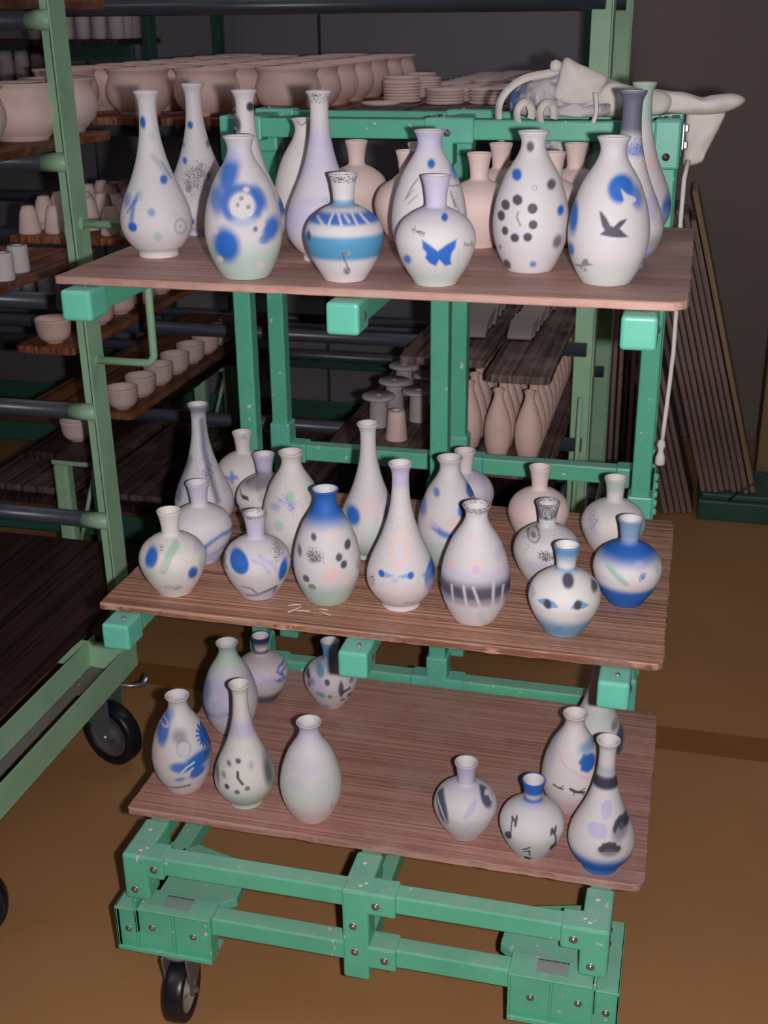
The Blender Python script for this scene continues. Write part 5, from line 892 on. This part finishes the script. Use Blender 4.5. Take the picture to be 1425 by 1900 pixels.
# ---------------------------------------------------------------- canvas cloth with sleeve, straps and cord on the trolley
random.seed(2)
cl = empty('canvas_apron', (.75, .74, TOPZ), 'crumpled white canvas apron stained blue, draped over the right end of the top rails', 'apron')
def wrinkle(x, z, s): return s*(math.sin(x*70+z*45)*.5+math.sin(x*-38+z*120+1.3)*.4+math.sin(x*160-z*60+2)*.25)
def puff(name, outline, y, tf, tb, mat, wr=.004, rings=9, ctr=None, lift=None):
    # outline [(x,z)], closed and smoothed; front bulge tf, back bulge tb
    P = outline; n = len(P); S = []
    for i in range(n):
        p0, p1, p2, p3 = P[i-1], P[i], P[(i+1) % n], P[(i+2) % n]
        for k in range(6):
            t = k/6
            S.append(tuple(.5*((2*p1[a])+(-p0[a]+p2[a])*t+(2*p0[a]-5*p1[a]+4*p2[a]-p3[a])*t*t+(-p0[a]+3*p1[a]-3*p2[a]+p3[a])*t**3) for a in (0, 1)))
    cx = ctr[0] if ctr else sum(p[0] for p in S)/len(S); cz = ctr[1] if ctr else sum(p[1] for p in S)/len(S); m = len(S); V = []; F = []
    for sgn, th in ((-1, tf), (1, tb)):
        for k in range(rings):
            q = 1-k/rings
            for px, pz in S:
                x = cx+(px-cx)*q; z = cz+(pz-cz)*q; d = th*math.sqrt(max(0, 1-q*q))
                yy = y+sgn*d + wrinkle(x, z, wr)*(1-q**4)
                V.append((x, yy + (lift(x, z) if lift else 0), z))
        V.append((cx, y+sgn*th+(lift(cx, cz) if lift else 0), cz))
    for sI in range(2):
        o0 = sI*(rings*m+1)
        for k in range(rings-1):
            for i in range(m): F.append((o0+k*m+i, o0+k*m+(i+1) % m, o0+(k+1)*m+(i+1) % m, o0+(k+1)*m+i))
        for i in range(m): F.append((o0+(rings-1)*m+i, o0+(rings-1)*m+(i+1) % m, o0+rings*m))
    me = bpy.data.meshes.new(name); me.from_pydata(V, [], F); b = bmesh.new(); b.from_mesh(me)
    bmesh.ops.remove_doubles(b, verts=b.verts, dist=1e-5); bmesh.ops.recalc_face_normals(b, faces=b.faces); b.to_mesh(me); b.free()
    return link(name, me, mat, cl, True)
puff('apron_body', [(.520,1.540),(.506,1.560),(.514,1.584),(.545,1.603),(.590,1.612),(.640,1.612),(.690,1.603),(.730,1.590),(.775,1.586),(.806,1.578),(.806,1.548),(.76,1.541),(.66,1.540),(.58,1.540)], .755, .062, .10, CLOTHS, .009)
puff('turned_flap', [(.596,1.572),(.603,1.604),(.613,1.640),(.640,1.630),(.674,1.617),(.690,1.606),(.680,1.588),(.672,1.568),(.634,1.562)], .700, .016, .03, CLOTH, .0035)
puff('bunched_cloth', [(.665,1.545),(.668,1.575),(.69,1.600),(.73,1.594),(.772,1.588),(.80,1.575),(.79,1.548),(.73,1.542)], .712, .030, .05, CLOTH, .008)
puff('fold', [(.562,1.542),(.560,1.556),(.585,1.566),(.612,1.560),(.640,1.566),(.660,1.552),(.652,1.541),(.61,1.543)], .690, .020, .03, CLOTHS, .010)
puff('fold', [(.625,1.543),(.64,1.556),(.665,1.563),(.70,1.566),(.69,1.545)], .690, .016, .03, CLOTHS, .010)
puff('sleeve', [(.770,1.552),(.775,1.580),(.815,1.583),(.850,1.574),(.872,1.578),(.905,1.580),(.924,1.573),(.923,1.563),(.900,1.551),(.870,1.545),(.83,1.545)], .735, .030, .05, CLOTH, .005)
puff('hanging_flap', [(.829,1.556),(.860,1.560),(.893,1.551),(.889,1.528),(.877,1.50),(.868,1.480),(.862,1.464),(.845,1.457),(.829,1.458),(.829,1.50)], .745, .016, .03, CLOTH, .005)
puff('hanging_cloth', [(.56,1.50),(.66,1.50),(.655,1.44),(.64,1.40),(.60,1.41),(.57,1.44)], .780, .010, .02, CLOTHS, .006)
def strap(pts, wd, name='strap'):
    # flat woven strap along a 3D line, slightly thick
    P = [Vector(p) for p in pts]; S = []
    for i in range(len(P)-1):
        p0, p1, p2, p3 = P[max(i-1, 0)], P[i], P[i+1], P[min(i+2, len(P)-1)]
        for k in range(6):
            t = k/6; S.append(.5*((2*p1)+(-p0+p2)*t+(2*p0-5*p1+4*p2-p3)*t*t+(-p0+3*p1-3*p2+p3)*t**3))
    S.append(P[-1]); b = bmesh.new(); rings = []
    for i, p in enumerate(S):
        t = (S[min(i+1, len(S)-1)]-S[max(i-1, 0)]).normalized(); v = Vector((0, 1, 0)); nn = t.cross(v).normalized()*.0016
        v = (v*.45+t.cross(v).normalized()*.9).normalized()*wd/2; nn = t.cross(v).normalized()*.0016
        rings.append([b.verts.new(p+v+nn), b.verts.new(p+v-nn), b.verts.new(p-v-nn), b.verts.new(p-v+nn)])
    for a, c in zip(rings, rings[1:]):
        for k in range(4): b.faces.new((a[k], a[(k+1) % 4], c[(k+1) % 4], c[k]))
    b.faces.new(rings[0]); b.faces.new(rings[-1][::-1]); bmesh.ops.recalc_face_normals(b, faces=b.faces)
    me = bpy.data.meshes.new(name); b.to_mesh(me); b.free(); return link(name, me, CLOTH, cl, True)
strap([(.514,.70,1.42),(.508,.704,1.462),(.503,.708,1.50),(.498,.706,1.540),(.503,.69,1.568),(.520,.69,1.591),(.547,.70,1.607),(.585,.72,1.614),(.60,.73,1.620)], .014)
strap([(.505,.70,1.46),(.53,.705,1.462),(.56,.72,1.47)], .006)
for x0 in (.550, .590):
    strap([(x0-.010,.665,1.532),(x0-.011,.652,1.552),(x0-.004,.650,1.566),(x0+.008,.655,1.567),(x0+.014,.66,1.552),(x0+.012,.664,1.541)], .014, 'strap_loop')
strap([(.672,.655,1.535),(.676,.66,1.555),(.672,.668,1.585)], .008)
kn = link('knot', MB().lathe([(.001,-.010),(.008,-.008),(.011,0),(.009,.008),(.001,.011)],12,(.597,.71,1.626)).mesh(), CLOTH, cl, True)
cord = link('hanging_cord', MB().tube([(.838,.705,1.47),(.8335,.69,1.44),(.8335,.685,1.37),(.8345,.68,1.28),(.839,.678,1.204),(.840,.676,1.13),(.8375,.675,1.06),(.8345,.673,.99),(.833,.672,.955)], .0042, 8).mesh(), CLOTH, cl)
me = MB().lathe([(.001,.962),(.006,.958),(.0085,.950),(.006,.942),(.005,.938),(.009,.925),(.010,.912),(.004,.908),(.001,.909)], 12, (.832, .672, 0)).mesh()
sub('tassel', me, CLOTH, cord, cl)


for o in bpy.data.objects:
    for k in ('org','_o'):
        if k in o: del o[k]
